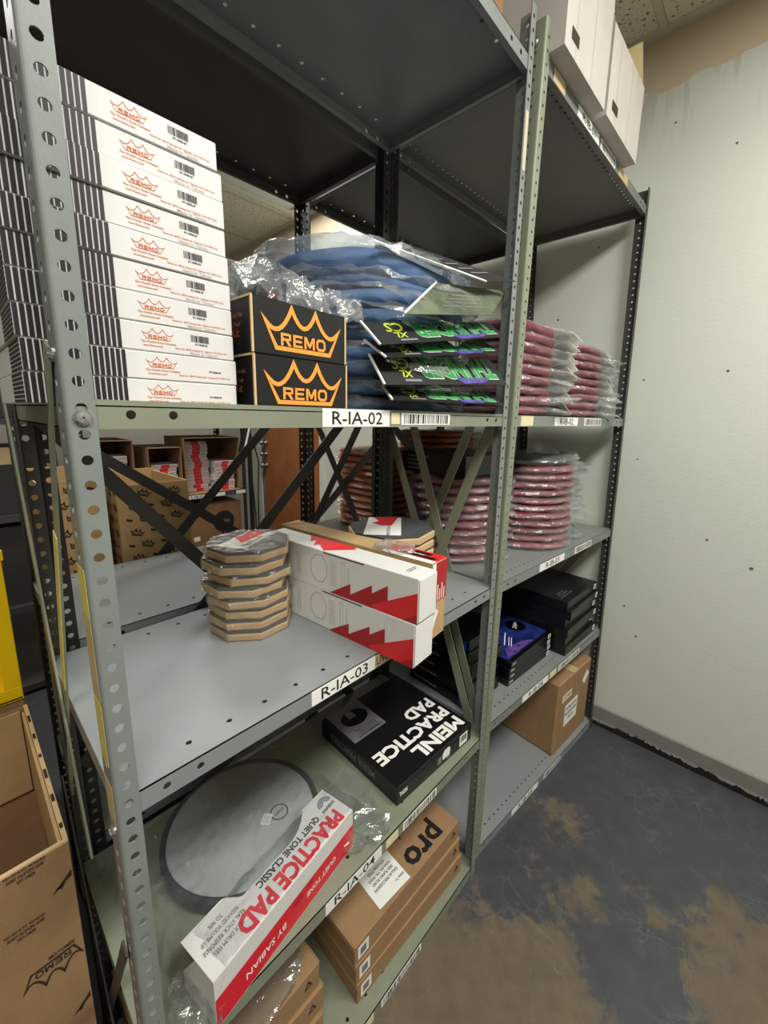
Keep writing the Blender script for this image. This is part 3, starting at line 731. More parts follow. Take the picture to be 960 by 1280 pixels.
for i in range(10):
    t = thing('pad_box', 'flat white box with orange crown logo and striped corner, %s of ten' % ordn(i, 10), 'box', (wx[i] + rnd.uniform(-.001, .001), .158 + rnd.uniform(-.002, .002), zz), wz[i] * .7, 'white pad boxes stacked on shelf R-IA-02')
    put('body', m_body, t)
    yF = -wbd / 2 - .0004
    put('stripe_print', m_str, t, (0, yF, 0), FRONT, 'black and white stripe print')
    put('stripe_print', m_side, t, (-wbw / 2 - .0004, -wbd / 2, 0), LEFT, 'black and white stripe print')
    put('crown_logo', m_crown, t, (.018, yF, .0215), FRONT, 'orange crown logo')
    put('lettering', m_t1, t, (.019, yF, .0115), FRONT); put('lettering', m_t2, t, (.012, yF, .0075), FRONT)
    put('lettering', m_t4, t, (.072, yF, .0075), FRONT)
    if i > 1:
        put('barcode', m_bar, t, (.070, yF, .0225), FRONT); put('lettering', m_t3, t, (.071, yF, .0155), FRONT)
        put('lettering', m_t5, t, (.074, yF, .004), FRONT)
    else:
        put('lettering', m_t3, t, (.085, yF, .0150), FRONT)
    zz += wbh

# black pad boxes with orange crown
bw, bd, bh = .172, .24, .0775
m_bb = boxm(bw, bd, bh, 'black_card', .0012)
m_edge = MB().bar((-bw / 2, -bd / 2, .001), (-bw / 2, -bd / 2, bh - .001), .003, .003, (1, 0, 0)).bar((bw / 2, -bd / 2, .001), (bw / 2, -bd / 2, bh - .001), .003, .003, (1, 0, 0)).bar((-bw / 2, -bd / 2, bh - .001), (-bw / 2, bd / 2, bh - .001), .003, .003, (1, 0, 0)).mesh('worn_edge', 'kraft_edge')
m_bc = crown_mesh(.138, .058, .0062, 'remo_orange_bright')
for i, (x, z, rz) in enumerate(((.311, 1.5265, .0), (.308, 1.6045, .012))):
    t = thing('pad_box', 'black carton with bright orange crown logo, the %s of the pair' % ('lower' if i == 0 else 'upper'), 'box', (x, .022 + bd / 2, z), rz, 'black crown cartons on shelf R-IA-02')
    put('body', m_bb, t); put('worn_edge', m_edge, t, label='worn brown cardboard edges')
    put('crown_logo', m_bc, t, (.002, -bd / 2 - .0008, .040), FRONT, 'orange crown logo')
    for k, s in enumerate(('Practice Pad', 'in Your', 'Kit')):
        put('lettering', fit_text(s, .040 - .010 * k, 'remo_orange'), t, (-bw / 2 - .0006, -bd / 2 + .045, .054 - .012 * k), LEFT)
# clear bag lying on the black boxes
t = thing('plastic_bag', 'crumpled clear plastic bag on the black crown cartons', 'plastic bag', (.315, .135, 1.6835))
put('bag', bag_mesh(.075, .075, .062, 'bag_film_hazy', 2.2, 44, 5, [(.1, .5, .05, .012), (3.6, .5, .015, 0)], .012), t)
put('bag_tail', bag_mesh(.055, .05, .045, 'bag_film_hazy', 2.2, 40, 6, [(-.5, .6, .03, 0)], .010), t, (.075, -.03, 0))
MB().box(-.045, .02, -.02, .03, .006, .046).obj('packet', 'black_card', t, bevel=.006, rot=(0, .3, .2)); put('lettering', fit_text('PADS', .03, 'red_print'), t, (-.012, -.0215, .03), FRONT)

# blue bagged pads with header cards
nb = 9
C6 = [(.486, .05, 1.832), (.567, .05, 1.853), (.930, -.01, 1.857), (.785, -.01, 1.822)]
card_specs = {0: [(.496, .03, 1.576), (.903, .03, 1.588), (.892, -.02, 1.554), (.470, -.02, 1.549)],
              2: [(.459, .03, 1.630), (.893, .03, 1.668), (.902, -.02, 1.605), (.449, -.02, 1.574)],
              4: [(.447, .03, 1.653), (.86, .03, 1.708), (.873, -.02, 1.679), (.452, -.02, 1.62)],
              5: [(.437, .03, 1.683), (.873, .03, 1.756), (.876, -.02, 1.717), (.437, -.02, 1.639)],
              7: [(.653, .03, 1.797), (.952, .03, 1.846), (.80, -.02, 1.752), (.497, -.02, 1.70)],
              8: C6}
zb = 1.5265; hb = .0345
for i in range(nb):
    cx, cy = .655 + .012 * math.sin(i * 2.1), .225 + .01 * math.cos(i * 1.7)
    t = thing('bagged_pad', 'blue bagged pad%s, %s in the blue stack' % (' with header card' if i in card_specs else '', ordn(i, nb)), 'bagged pad', (cx, cy, zb), 0, 'blue bagged pads on shelf R-IA-02')
    top = i == nb - 1
    put('pad', pad_mesh(.225, .195, hb * (.86 if not top else 1.3), 'blue_foam', 2.3, 40, i, .003, .006 if not top else .02), t, (0, 0, .004))
    put('bag', bag_mesh(.236, .205, hb * (1.05 if not top else 1.45), 'bag_film', 2.5, 48, 40 + i, [(-PI / 2, .9, .012, 0), (PI, .4, .02, .004 * (i % 3))], .006), t, (0, 0, .001))
    if i in card_specs:
        q = [Vector(p) - Vector((cx, cy, zb)) for p in card_specs[i]]
        nrm = (q[1] - q[0]).cross(q[3] - q[0]).normalized()
        if nrm.y > 0: nrm = -nrm
        back = i in (7, 8); cm_ = 'card_back' if i == 7 else 'black_print'
        cb = [p - nrm * .0012 for p in q]
        card = MB().add(q + cb, [(0, 1, 2, 3), (7, 6, 5, 4), (0, 4, 5, 1), (1, 5, 6, 2), (2, 6, 7, 3), (3, 7, 4, 0)]).obj('header_card', cm_, t, label='grey-green back of a header card' if i == 7 else 'black header card')
        e = (q[3] - q[0]); 
        MB().bar(q[0] + nrm * .001, q[3] + nrm * .001, .004, .003, nrm).obj('fold_edge', 'paper', card, label='white folded edge')
        def cq(u, v, off=.0009): # u along the card, v from the near (lower) edge up
            a = q[3].lerp(q[2], u); b_ = q[0].lerp(q[1], u); return a.lerp(b_, v) + nrm * off
        def on_card(me, name, m, u0, u1, v0, v1, flip=True, off=.0009):
            xs = [p.co.x for p in me.vertices]; ys_ = [p.co.y for p in me.vertices]; a0, a1, b0, b1_ = min(xs), max(xs), min(ys_), max(ys_)
            P = []
            for p in me.vertices:
                s = (p.co.x - a0) / (a1 - a0); r = (p.co.y - b0) / (b1_ - b0)
                if flip: s, r = 1 - s, 1 - r
                P.append(cq(u0 + (u1 - u0) * s, v0 + (v1 - v0) * r, off))
            return MB().add(P, [tuple(f.vertices) for f in me.polygons]).obj(name, m, card)
        if not back:
            on_card(text_mesh('THUNDER', 1.0, 'ink', bold=.065), 'lettering', 'paper', .252, .945, .19, .99, off=.0007)
            on_card(text_mesh('THUNDER', 1.0, 'ink', bold=.045), 'lettering', 'green_print', .256, .941, .21, .97, off=.0012)
            on_card(text_mesh('CS', 1.0, 'ink', bold=.02, shear=.3), 'lettering', 'lime_print', .10, .22, .50, .92)
            on_card(text_mesh('XL', 1.0, 'ink', bold=.02, shear=.3), 'lettering', 'lime_print', .13, .22, .24, .48)
            on_card(quads([(0, 1, 0, 1)], 'ink'), 'print', 'ink_grey', .14, .25, .10, .18)
            on_card(polym([(0, 0), (1, 0), (.85, 1), (.25, .8)], 'ink'), 'print', 'purple_print', .52, .86, .02, .26, off=.0008)
        else:
            for k in range(5): on_card(quads([(0, 1, 0, 1)], 'ink'), 'print', 'ink_grey', .30, .85 - .07 * k, .25 + .12 * k, .275 + .12 * k)
    zb += hb

# ------------------------------------------------------------------ shelf R-IA-03: octagonal pads and long boxes
def octagon(r, rot=PI / 8): return [(r * math.cos(rot + k * PI / 4), r * math.sin(rot + k * PI / 4)) for k in range(8)]
def oct_mesh(r, z0, z1, m, bev, name):
    return MB().prism(octagon(r), z0, z1).mesh(name, m, bevel=bev, seg=2)
m_ob = oct_mesh(.092, 0, .0155, 'wood_tan', .003, 'base'); m_or = oct_mesh(.0895, .0155, .0236, 'rubber_grey', .001, 'rubber_top')
def shrink_mesh(r, h, seed, k=6):
    rnd = random.Random(seed); O = octagon(r); ring = []
    for i in range(8):
        for j in range(k):
            s = j / k; a, b_ = O[i], O[(i + 1) % 8]; ring.append((a[0] + (b_[0] - a[0]) * s, a[1] + (b_[1] - a[1]) * s))
    n = len(ring); vs, fs = [], []
    for (q, z) in ((.6, 0), (1.0, -.0003), (1.012, h * .3), (1.012, h * .7), (1.0, h), (.6, h + .0006), (.2, h + .0006)):
        for x, y in ring: vs.append((x * q + rnd.uniform(-1, 1) * .0012, y * q + rnd.uniform(-1, 1) * .0012, z + rnd.uniform(0, 1) * .0008))
    for i in range(6):
        for c in range(n): fs.append((i * n + c, i * n + (c + 1) % n, (i + 1) * n + (c + 1) % n, (i + 1) * n + c))
    fs.append(tuple(range(6 * n, 7 * n)))
    return MB().add(vs, fs).mesh('shrink_wrap', 'shrink')
z = 1.0365
off = [(.0, 0, .1), (-.001, .002, .14), (.001, 0, .08), (-.004, -.002, .22), (-.010, .002, .05), (.002, -.003, .25), (-.008, .0, .1), (.001, .0, .16)]
for i in range(8):
    dx, dy, rz = off[i]
    t = thing('practice_pad', 'small octagonal practice pad in shrink wrap, %s in its stack' % ordn(i, 8), 'practice pad', (.353 + dx, .305 + dy, z), rz, 'octagonal practice pads on shelf R-IA-03')
    put('base', m_ob, t); put('rubber_top', m_or, t); put('shrink_wrap', shrink_mesh(.0935, .0242, 60 + i), t)
    if i == 7:
        lab = put('label', quads([(-.062, .062, -.028, .040)], 'paper'), t, (0, 0, .0250), (0, 0, .35)); lab['label'] = 'grey and red paper label'
        put('print', polym([(-.03, .0), (.062, -.006), (.062, .04), (.02, .03), (.0, .04), (-.01, .022)], 'red_print'), t, (0, 0, .0254), (0, 0, .35))
        put('lettering', fit_text('PRACTICE PAD', .08, 'ink'), t, (-.004, -.018, .0255), (0, 0, .35))
    z += .0253
# two white boxes with red zigzag
lw, ll, lh = .0635, .47, .0925
for i in range(2):
    t = thing('pad_box', 'long white box with red sawtooth print over the shelf edge, %s one' % ('lower' if i == 0 else 'upper'), 'box', (.4885, .152 - .004 * i, 1.0365 + i * (lh + .0006)), .085 + .012 * i, 'white sawtooth boxes on shelf R-IA-03')
    put('body', boxm(lw, ll, lh, 'white_box', .0012), t)
    xL = -lw / 2 - .0006
    # on the left face: u runs from the back (left of picture) to the front; LEFT text axes: +x local -> -y world
    put('print', polym([(.0, 0), (.130, 0), (.118, .006), (.163, .028), (.163, .060), (.122, .032), (.122, .050), (.062, .012), (.062, .036)], 'red_print_dark'), t, (xL, 0, 0), LEFT, 'dark red sawtooth print')
    put('print', polym([(.130, 0), (.198, 0), (.234, .020), (.234, .064), (.118, .006)], 'red_print'), t, (xL, 0, 0), LEFT, 'bright red wedge print')
    put('print', polym([(.198, 0), (.234, 0), (.234, .020)], 'red_print_dark'), t, (xL, 0, 0), LEFT)
    v, f = stroke([(-.035 + .028 * math.cos(PI / 8 + k * PI / 4), .048 + .034 * math.sin(PI / 8 + k * PI / 4)) for k in range(8)], .001, True)
    put('print', MB().add(v, f).mesh('print', 'ink_grey'), t, (xL, 0, 0), LEFT, 'outlined octagon drawing')
    put('print', quads([(.0 + (k % 2) * .001, .022 - (k % 3) * .003, .018 + k * .005, .0195 + k * .005) for k in range(12)], 'ink_faint'), t, (xL, 0, 0), LEFT, 'block of small print')
    put('print', quads([(.036, .0366, .016, .078), (.044, .0446, .016, .078), (.036, .0446, .016, .0166), (.036, .0446, .078, .0786), (.055, .0562, .022, .07), (-.10, -.0988, .018, .07), (-.108, -.1068, .022, .074)], 'ink_grey'), t, (xL, 0, 0), LEFT)
    MB().box(-lw / 2 + .001, lw / 2 - .001, -ll / 2 - .0025, -ll / 2 - .0005, .004, lh - .002).obj('end_flap', 'white_box', t, bevel=.001)
    MB().box(-lw / 2 - .0012, -lw / 2 - .0002, -.10, .02, lh - .0045, lh - .0028).obj('tuck_slot', 'ink', t, label='dark tuck slot')
    if i == 1:
        put('print', polym([(-.031, .02), (-.006, .06), (-.02, .065), (.012, .09), (-.002, .095), (.031, .13), (.031, -.02), (.02, -.03)], 'red_print'), t, (0, 0, lh + .0006), TOP, 'red sawtooth print')
        put('lettering', quads([(-.012, .014, -.20, -.197), (-.012, .02, -.194, -.191)], 'ink_grey'), t, (0, 0, lh + .0006))
# brown long carton with dark red end label
cw, cl, chh = .062, .50, .178
t = thing('long_carton', 'tall narrow brown carton with dark red label beside the white sawtooth boxes', 'box', (.5835, .205, 1.0365), .10)
put('body', boxm(cw, cl, chh, 'kraft_light', .0015), t)
yF = -cl / 2 - .0007
put('label', quads([(-.030, .031, .085, .176)], 'red_print_dark'), t, (0, yF, 0), FRONT, 'dark red label')
put('print', quads([(-.030, -.016, .085, .176)], 'paper'), t, (0, yF - .0003, 0), FRONT); put('lettering', fit_text('WILD', .05, 'ink', .010), t, (-.023, yF - .0006, .125), (PI / 2, PI / 2, 0))
put('print', quads([(-.008 + k * .009, -.0045 + k * .009, .087, .125 - (k % 2) * .012) for k in range(4)], 'paper'), t, (0, yF - .0004, 0), FRONT)
put('print', quads([(-.031, .031, -.25, -.11)], 'red_print'), t, (0, 0, chh + .0006), TOP, 'red label folded over the top')
put('print', quads([(-.031, -.014, -.25, -.11)], 'paper'), t, (0, 0, chh + .0010), TOP); put('print', quads([(-.010, .004, -.24, -.15), (.010, .024, -.22, -.17)], 'black_print'), t, (0, 0, chh + .0011), TOP)
put('lettering', fit_text('PRACTICE', .07, 'paper', .008), t, (.006, -.17, chh + .0014), (0, 0, PI / 2))
put('print', polym([(-.024, .02), (.0, .06), (-.01, .07), (-.024, .05)], 'paper'), t, (0, yF - .0002, 0), FRONT)
put('film_scrap', bag_mesh(.03, .05, .012, 'bag_film_hazy', 2.2, 30, 9, [], .005), t, (-.005, -.13, chh + .001))
# bigger octagonal pads behind it
z = 1.0365
for i in range(6):
    t = thing('practice_pad', 'large octagonal practice pad behind the brown carton, %s of its stack' % ordn(i, 6), 'practice pad', (.792 + .002 * (i % 2), .272, z), .12 + .05 * (i % 3), 'large octagonal practice pads behind the long carton')
    put('base', oct_mesh(.132, 0, .0195, 'wood_tan', .003, 'base'), t); put('rubber_top', oct_mesh(.126, .0195, .0262, 'rubber_grey', .001, 'rubber_top'), t)
    if i == 5:
        put('label', quads([(-.10, .10, -.03, .075)], 'paper'), t, (0, 0, .0268), (0, 0, .5), 'pale label with red print'); put('print', polym([(.0, .0), (.1, -.02), (.1, .06), (.05, .04), (.03, .06), (.0, .03)], 'red_print'), t, (0, 0, .0272), (0, 0, .5))
        put('lettering', fit_text('PRACTICE PAD', .09, 'ink'), t, (-.05, -.02, .0273), (0, 0, .5))
    z += .0264

# ------------------------------------------------------------------ shelf R-IA-04
# black pad carton
t = thing('pad_box', 'flat black carton with big white lettering MEINL PRACTICE PAD on shelf R-IA-04', 'box', (.7565, .197, .5325), -.045)
mw, md, mh = .328, .330, .056
put('body', boxm(mw, md, mh, 'black_card', .0012), t)
zt = mh + .0007; UP = (0, 0, PI)
put('lettering', fit_text('MEINL', .205, 'paper', .045, .04), t, (.048, -.128, zt), UP)
put('lettering', fit_text('PRACTICE', .300, 'paper', .045, .04), t, (.001, -.070, zt), UP)
put('lettering', fit_text('PAD', .118, 'paper', .045, .04), t, (.090, -.012, zt), UP)
lab = put('label', quads([(-.062, .062, -.072, .072)], 'ink_grey'), t, (-.088, .092, zt), UP, 'grey printed panel')
rr = [(.046 * math.cos(2 * PI * k / 28), .034 * math.sin(2 * PI * k / 28)) for k in range(28)]
put('print', polym([(x - .004, y - .012) for x, y in rr], 'black_gloss'), t, (-.088, .092, zt + .0004), UP, 'round black pad picture')
put('print', quads([(-.012, .014, -.045, -.012)], 'ink_grey'), t, (-.088, .092, zt + .0007), UP)
put('lettering', fit_text('12" MARSHMALLOW PAD', .092, 'ink', .008, .01), t, (-.082, .030, zt + .0005), UP)
put('print', quads([(-.045, .035 - .006 * (k % 3), .028 + .006 * k, .0296 + .006 * k) for k in range(5)], 'ink'), t, (-.088, .086, zt + .0005), UP)
yF = -md / 2 - .0007
put('print', quads([(.103, .143, .008, .045)], 'paper'), t, (0, yF, 0), FRONT, 'white barcode sticker'); put('barcode', barcode_mesh(.03, .02, 'ink', 3), t, (.123, yF - .0003, .03), FRONT)
put('print', polym([(.022, .016), (.054, .016), (.058, .036), (.050, .045), (.030, .045), (.020, .034)], 'paper'), t, (0, yF, 0), FRONT, 'white printed patch')
put('print', quads([(.0, .016, .012, .034), (.04, .058, .008, .015)], 'ink_grey'), t, (0, yF, 0), FRONT)
put('lettering', fit_text('MEINL', .03, 'paper', .014, .02), t, (-.142, yF, .03), (PI / 2, PI, 0))
put('lettering', fit_text('MEINL PRACTICE', .20, 'ink_grey', .022, .02), t, (-mw / 2 - .0007, .02, .030), (PI / 2, PI, -PI / 2))
# bagged mesh practice pad with its box sleeve
t = thing('mesh_pad', 'large round grey mesh pad in a clear bag with white and red box sleeve', 'practice pad', (.288, .268, .5325), .165)
R0 = .178
mb = MB().lathe([(R0 - .014, .0), (R0 - .002, .003), (R0, .012), (R0, .030), (R0 - .004, .0345), (R0 - .012, .0345), (R0 - .013, .028), (R0 - .03, .012)], 72).obj('rim', 'rim_dark', t, smooth=True)
MB().lathe([(.002, .0285), (R0 * .6, .0287), (R0 - .0128, .0285), (R0 - .0128, .0270), (.002, .0270)], 72).obj('mesh_head', 'mesh_head', t)
v, f = stroke([(.02 * math.cos(2 * PI * k / 30), .02 * math.sin(2 * PI * k / 30)) for k in range(30)], .0025, True)
put('print', MB().add(v, f).mesh('print', 'ink'), t, (.060, -.055, .0292), TOP, 'round black maker mark'); put('lettering', fit_text('rtom', .024, 'ink', .008), t, (.060, -.055, .0292), (0, 0, PI))
put('print', quads([(-.014, .014, -.011, .011)], 'paper'), t, (.030, -.045, .0295), (0, 0, .5), 'small white sticker'); put('print', quads([(-.011, .009, -.007 + k * .004, -.006 + k * .004) for k in range(4)], 'ink_grey'), t, (.030, -.045, .0298), (0, 0, .5))
# sleeve: local frame, front face at y = -.250, length .355
sl, sz0, sz1 = .352, -.002, .102
OX, OY = -.062, .016
sx0, sx1, sy0, sy1 = -.175 + OX, .177 + OX, -.257 + OY, -.165 + OY
curve = [(sx0, sy1)] + [(sx0 + .075 + .03 * k / 6, sy1 - .001 - .028 * math.sin(PI / 2 * k / 6) ** 2) for k in range(7)] + [(sx1 - .135 + .07 * k / 6, sy1 - .030 + .032 * (k / 6) ** 2) for k in range(7)] + [(sx1, sy1)]
top_pts = [(sx0, sy0), (sx1, sy0), (sx1, sy1)] + list(reversed(curve[1:-1])) + [(sx0, sy1)]
sv = MB()
sv.prism(top_pts, sz1 - .0012, sz1); sv.box(sx0, sx1, sy0, sy0 + .0012, .0005, sz1 - .0012); sv.box(sx0, sx1, sy0, sy1, .0003, .0012)
sv.add([(sx0, sy0, 0.001), (sx0, sy1, .001), (sx0, sy1, .04), (sx0, sy0 + .05, sz1), (sx0, sy0, sz1), (sx0 + .0012, sy0, .001), (sx0 + .0012, sy1, .001), (sx0 + .0012, sy1, .04), (sx0 + .0012, sy0 + .05, sz1), (sx0 + .0012, sy0, sz1)],
       [(0, 1, 2, 3, 4), (9, 8, 7, 6, 5), (0, 5, 6, 1), (1, 6, 7, 2), (2, 7, 8, 3)])
sv.box(sx1 - .0012, sx1, sy0, sy1, .001, sz1)
sl_o = sv.obj('box_sleeve', 'white_card', t, label='white and red box sleeve')
zt = sz1 + .0006
put('lettering', fit_text('PRACTICE PAD', .262, 'sabian_red', .036, .045), t, (.022 + OX, -.236 + OY, zt), UP)
put('lettering', fit_text('QUIET TONE CLASSIC', .165, 'ink', .017, .035), t, (.035 + OX, -.204 + OY, zt), UP)
for k, s in enumerate(('TRUE DRUM FEEL', 'REAL STICK RESPONSE', 'REDUCED VOLUME UP', 'TO 90%')):
    put('lettering', fit_text(s, .0042 * len(s), 'ink', .0075), t, (-.125 + OX, -.228 + .0135 * k + OY, zt), UP)
for r_ in (.017, .0125, .008): 
    pts = [(r_ * math.cos(PI * k / 16), r_ * math.sin(PI * k / 16)) for k in range(17)]; v, f = stroke(pts, .0035, False)
    put('print', MB().add(v, f).mesh('print', 'ink_grey'), t, (.152 + OX, -.196 + OY, zt), (0, 0, 0))
put('lettering', fit_text('SABIAN', .036, 'ink', .008, .02), t, (.150 + OX, -.207 + OY, zt + .0003), UP)
yF = sy0 - .0006
put('print', quads([(sx0 + .001, sx1 - .001, .003, .062)], 'sabian_red'), t, (0, yF, 0), FRONT, 'red band'); FUP = (PI / 2, PI, 0)
put('lettering', fit_text('QUIET TONE', .088, 'paper', .014, .012), t, (.072 + OX, yF - .0004, .034), FUP)
put('lettering', fit_text('BY SABIAN', .090, 'paper', .014, .012), t, (-.072 + OX, yF - .0004, .030), FUP)
put('print', quads([(-.006, .018, .044, .052), (.030, .046, .050, .056)], 'red_print_dark'), t, (OX, yF - .0004, 0), FRONT)
# heavy clear bag around it, spilling over the shelf edge
rnd = random.Random(21)
G = 26; vs = []; fs = []
for j in range(G + 1):
    for i in range(G + 1):
        u = -1 + 2 * i / G; v_ = -.775 + 1.775 * j / G
        x = -.03 + .215 * u + .03 * max(0, u) * (1 if v_ < 0 else .3); y = -.055 + .24 * v_
        zz_ = .044 + .066 * max(0, min(1, (-.32 - v_) * 9))
        ed = max(abs(u), abs(v_))
        if abs(u) > .88 or v_ > .86: zz_ = zz_ * (1 - (ed - .86) / .14) + .004 * (ed - .86) / .14
        if v_ < -.79: zz_ = zz_ * (1 - (-.79 - v_) / .21) - .012 * (-.79 - v_) / .21
        am = .006
        vs.append((x + rnd.uniform(-am, am) * .5, y + rnd.uniform(-am, am) * .5, zz_ + abs(rnd.uniform(0, am))))
for j in range(G):
    for i in range(G): fs.append((j * (G + 1) + i, j * (G + 1) + i + 1, (j + 1) * (G + 1) + i + 1, (j + 1) * (G + 1) + i))
MB().add(vs, fs).obj('bag', 'bag_heavy', t, label='clear plastic bag')
put('bag_corner', bag_mesh(.06, .07, .035, 'bag_heavy', 2.2, 36, 31, [(-.9, .6, .035, -.01)], .008), t, (.135, -.20, .002))
put('bag_corner', bag_mesh(.045, .05, .04, 'bag_heavy', 2.2, 36, 32, [(-2.2, .6, .03, -.02)], .009), t, (-.23, -.19, .002))

# ------------------------------------------------------------------ shelf R-IA-05: brown cartons
def carton(label, loc, rz, w, d, h, m='kraft', group=None, top=True):
    t = thing('carton', label, 'carton', loc, rz, group)
    put('body', boxm(w, d, h - .001, m, .0018), t)
    for a_, b_ in ((-w / 2 - .0012, -w / 2 - .0001), (w / 2 + .0001, w / 2 + .0012)): MB().box(a_, b_, -d / 2 + .002, d / 2 - .002, h - .016, h - .0012).obj('lid_edge', 'kraft_light', t)
    return t
dz = [.0325, .0975, .1625]
for i in range(3):
    t = carton('flat brown mailer carton, %s of the right bottom-shelf stack' % ordn(i, 3), (.683 - .006 * i, .205 + .004 * i, dz[i]), .012 * i - .035, .452, .345, .0648, 'kraft', 'brown mailer cartons on the bottom shelf')
    yF = -.345 / 2 - .0006
    st = put('sticker', quads([(-.215, -.178, .012, .052)], 'paper'), t, (0, yF, 0), FRONT, 'white square-coded sticker'); put('print', quads([(-.207, -.187, .020, .042)], 'ink_grey'), t, (0, yF - .0004, 0), FRONT)
    v, f = stroke([(.010 * math.cos(PI / 2 + k * 2 * PI / 3), .010 * math.sin(PI / 2 + k * 2 * PI / 3)) for k in range(3)], .004, True)
    put('print', MB().add(v, f).mesh('print', 'kraft_ink'), t, (.198, yF, .034), FRONT, 'recycling mark')
    if i == 2:
        zt = .0644
        put('lettering', fit_text('pro', .150, 'ink', .072, .03), t, (.088, -.122, zt), UP)
        put('lettering', fit_text('mark', .10, 'ink', .026, .01), t, (.08, -.062, zt), UP)
        put('shipping_label', quads([(-.058, .058, -.056, .056)], 'paper'), t, (-.064, -.108, zt + .0003), (0, 0, PI - .06), 'white shipping label')
        for k, s in enumerate(('DALLAS PERCUSSION', '5836 PLANO ROAD', 'DALLAS, TX 75252', '972-226-7725')):
            put('lettering', fit_text(s, .0052 * len(s), 'ink', .0085, .02), t, (-.062, -.122 + .014 * k, zt + .0008), UP)
        put('lettering', fit_text('Deliver To:', .034, 'ink', .006, .02), t, (-.03, -.144, zt + .0008), UP)
for i in range(3):
    t = carton('flat brown carton, %s of the left bottom-shelf stack' % ordn(i, 3), (.202 - .004 * i + .006 * (i % 2), .245 + .003 * i, .0325 + i * .0695), -.05 + .03 * i, .335, .345, .069, 'kraft', 'brown cartons at the left of the bottom shelf')
    v, f = stroke([(.010 * math.cos(PI / 2 + k * 2 * PI / 3), .010 * math.sin(PI / 2 + k * 2 * PI / 3)) for k in range(3)], .004, True)
    put('print', MB().add(v, f).mesh('print', 'kraft_ink'), t, (.135, -.345 / 2 - .0006, .036), FRONT, 'recycling mark')
t = thing('plastic_bag', 'grey translucent plastic sheet lying on the left brown cartons', 'plastic bag', (.235, .145, .2425), .2)
put('sheet', bag_mesh(.10, .07, .012, 'bag_heavy', 4, 40, 77, [], .004), t)

# ------------------------------------------------------------------ shelves R-IB: red bagged pads
def red_stack(n, cx, cy, z0, hh, rx, ry, where, flap, seed, nn=3.0, card=True, yaw=-.05, m='red_foam', colour='red', film_m='bag_film'):
    z = z0; rnd = random.Random(seed)
    for i in range(n):
        t = thing('bagged_pad', '%s bagged pad, %s of %s' % (colour, ordn(i, n), where), 'bagged pad', (cx + rnd.uniform(-.004, .004), cy + rnd.uniform(-.005, .005), z), yaw + rnd.uniform(-.04, .04), where)
        put('pad', pad_mesh(rx, ry, hh * .82, m, nn, 36, seed + i, .0014), t, (0, 0, .0025))
        put('bag', bag_mesh(rx + .007, ry + .007, hh * .97, film_m, nn, 44, seed * 3 + i, [(a + rnd.uniform(-.12, .12), w_, l_ * rnd.uniform(.75, 1.2), dz_ * rnd.uniform(-1, 1)) for (a, w_, l_, dz_) in flap], .0045), t)
        if card and rnd.random() < .8:
            fa = flap[0][0]; c, s = math.cos(fa), math.sin(fa)
            x, y = superell(fa, rx + .05, ry + .05, nn)
            put('insert_card', MB().box(-.05, .05, -.026, .026, -.0006, .0006).mesh('insert_card', 'paper'), t, (x * .97, y * .97, hh * .35 + rnd.uniform(-.003, .003)), (rnd.uniform(.45, .95), .15 * rnd.uniform(-1, 1), fa + PI / 2 + rnd.uniform(-.25, .25)), 'white paper insert in the bag end')
        z += hh
red_stack(9, 1.155, .178, 1.5300, .0296, .168, .175, 'the left red stack on R-IB-02', [(-.75, .65, .07, .012)], 100)
red_stack(9, 1.570, .150, 1.5300, .0282, .165, .175, 'the right red stack on R-IB-02', [(-.55, .6, .085, .012)], 200)
red_stack(10, 1.168, .292, 1.0318, .0295, .165, .165, 'the left red stack on R-IB-03', [(-1.2, .5, .03, .004)], 300, 2.0, False, film_m='bag_film')
red_stack(11, 1.505, .180, 1.0318, .0290, .178, .178, 'the right red stack on R-IB-03', [(-.3, .7, .085, .012)], 400, 2.0, False, film_m='bag_film')
t = thing('pad_box', 'black carton with faint lettering on the left red stack of R-IB-03', 'box', (1.17, .30, 1.329), -.05)
put('body', boxm(.28, .28, .07, 'black_card', .0012), t)
for k in range(4): put('print', quads([(-.05, .045 - .012 * (k % 3), -.003, .003)], 'ink_grey'), t, (-.1406, .06, .014 + .014 * k), LEFT)
t = thing('bagged_pad', 'black bagged pad on top of the right red stack of R-IB-03', 'bagged pad', (1.495, .185, 1.3525), 0)
put('pad', pad_mesh(.165, .165, .022, 'black_card', 2.0, 36, 9, .001), t, (0, 0, .002)); put('bag', bag_mesh(.175, .175, .03, 'bag_film', 2.0, 44, 99, [(-.3, .7, .06, .012)], .006), t)
# orange bagged pads in the rear row
red_stack(12, 1.262, .775, 1.0355, .0285, .165, .15, 'the left orange stack in the rear row', [(-.9, .5, .01, .004)], 500, 4.0, False, 0, 'orange_foam', 'orange', 'shrink')
red_stack(14, 1.64, .735, 1.0355, .030, .165, .16, 'the right orange stack in the rear row', [(-.9, .5, .01, .004)], 600, 4.0, False, 0, 'orange_foam', 'orange', 'shrink')

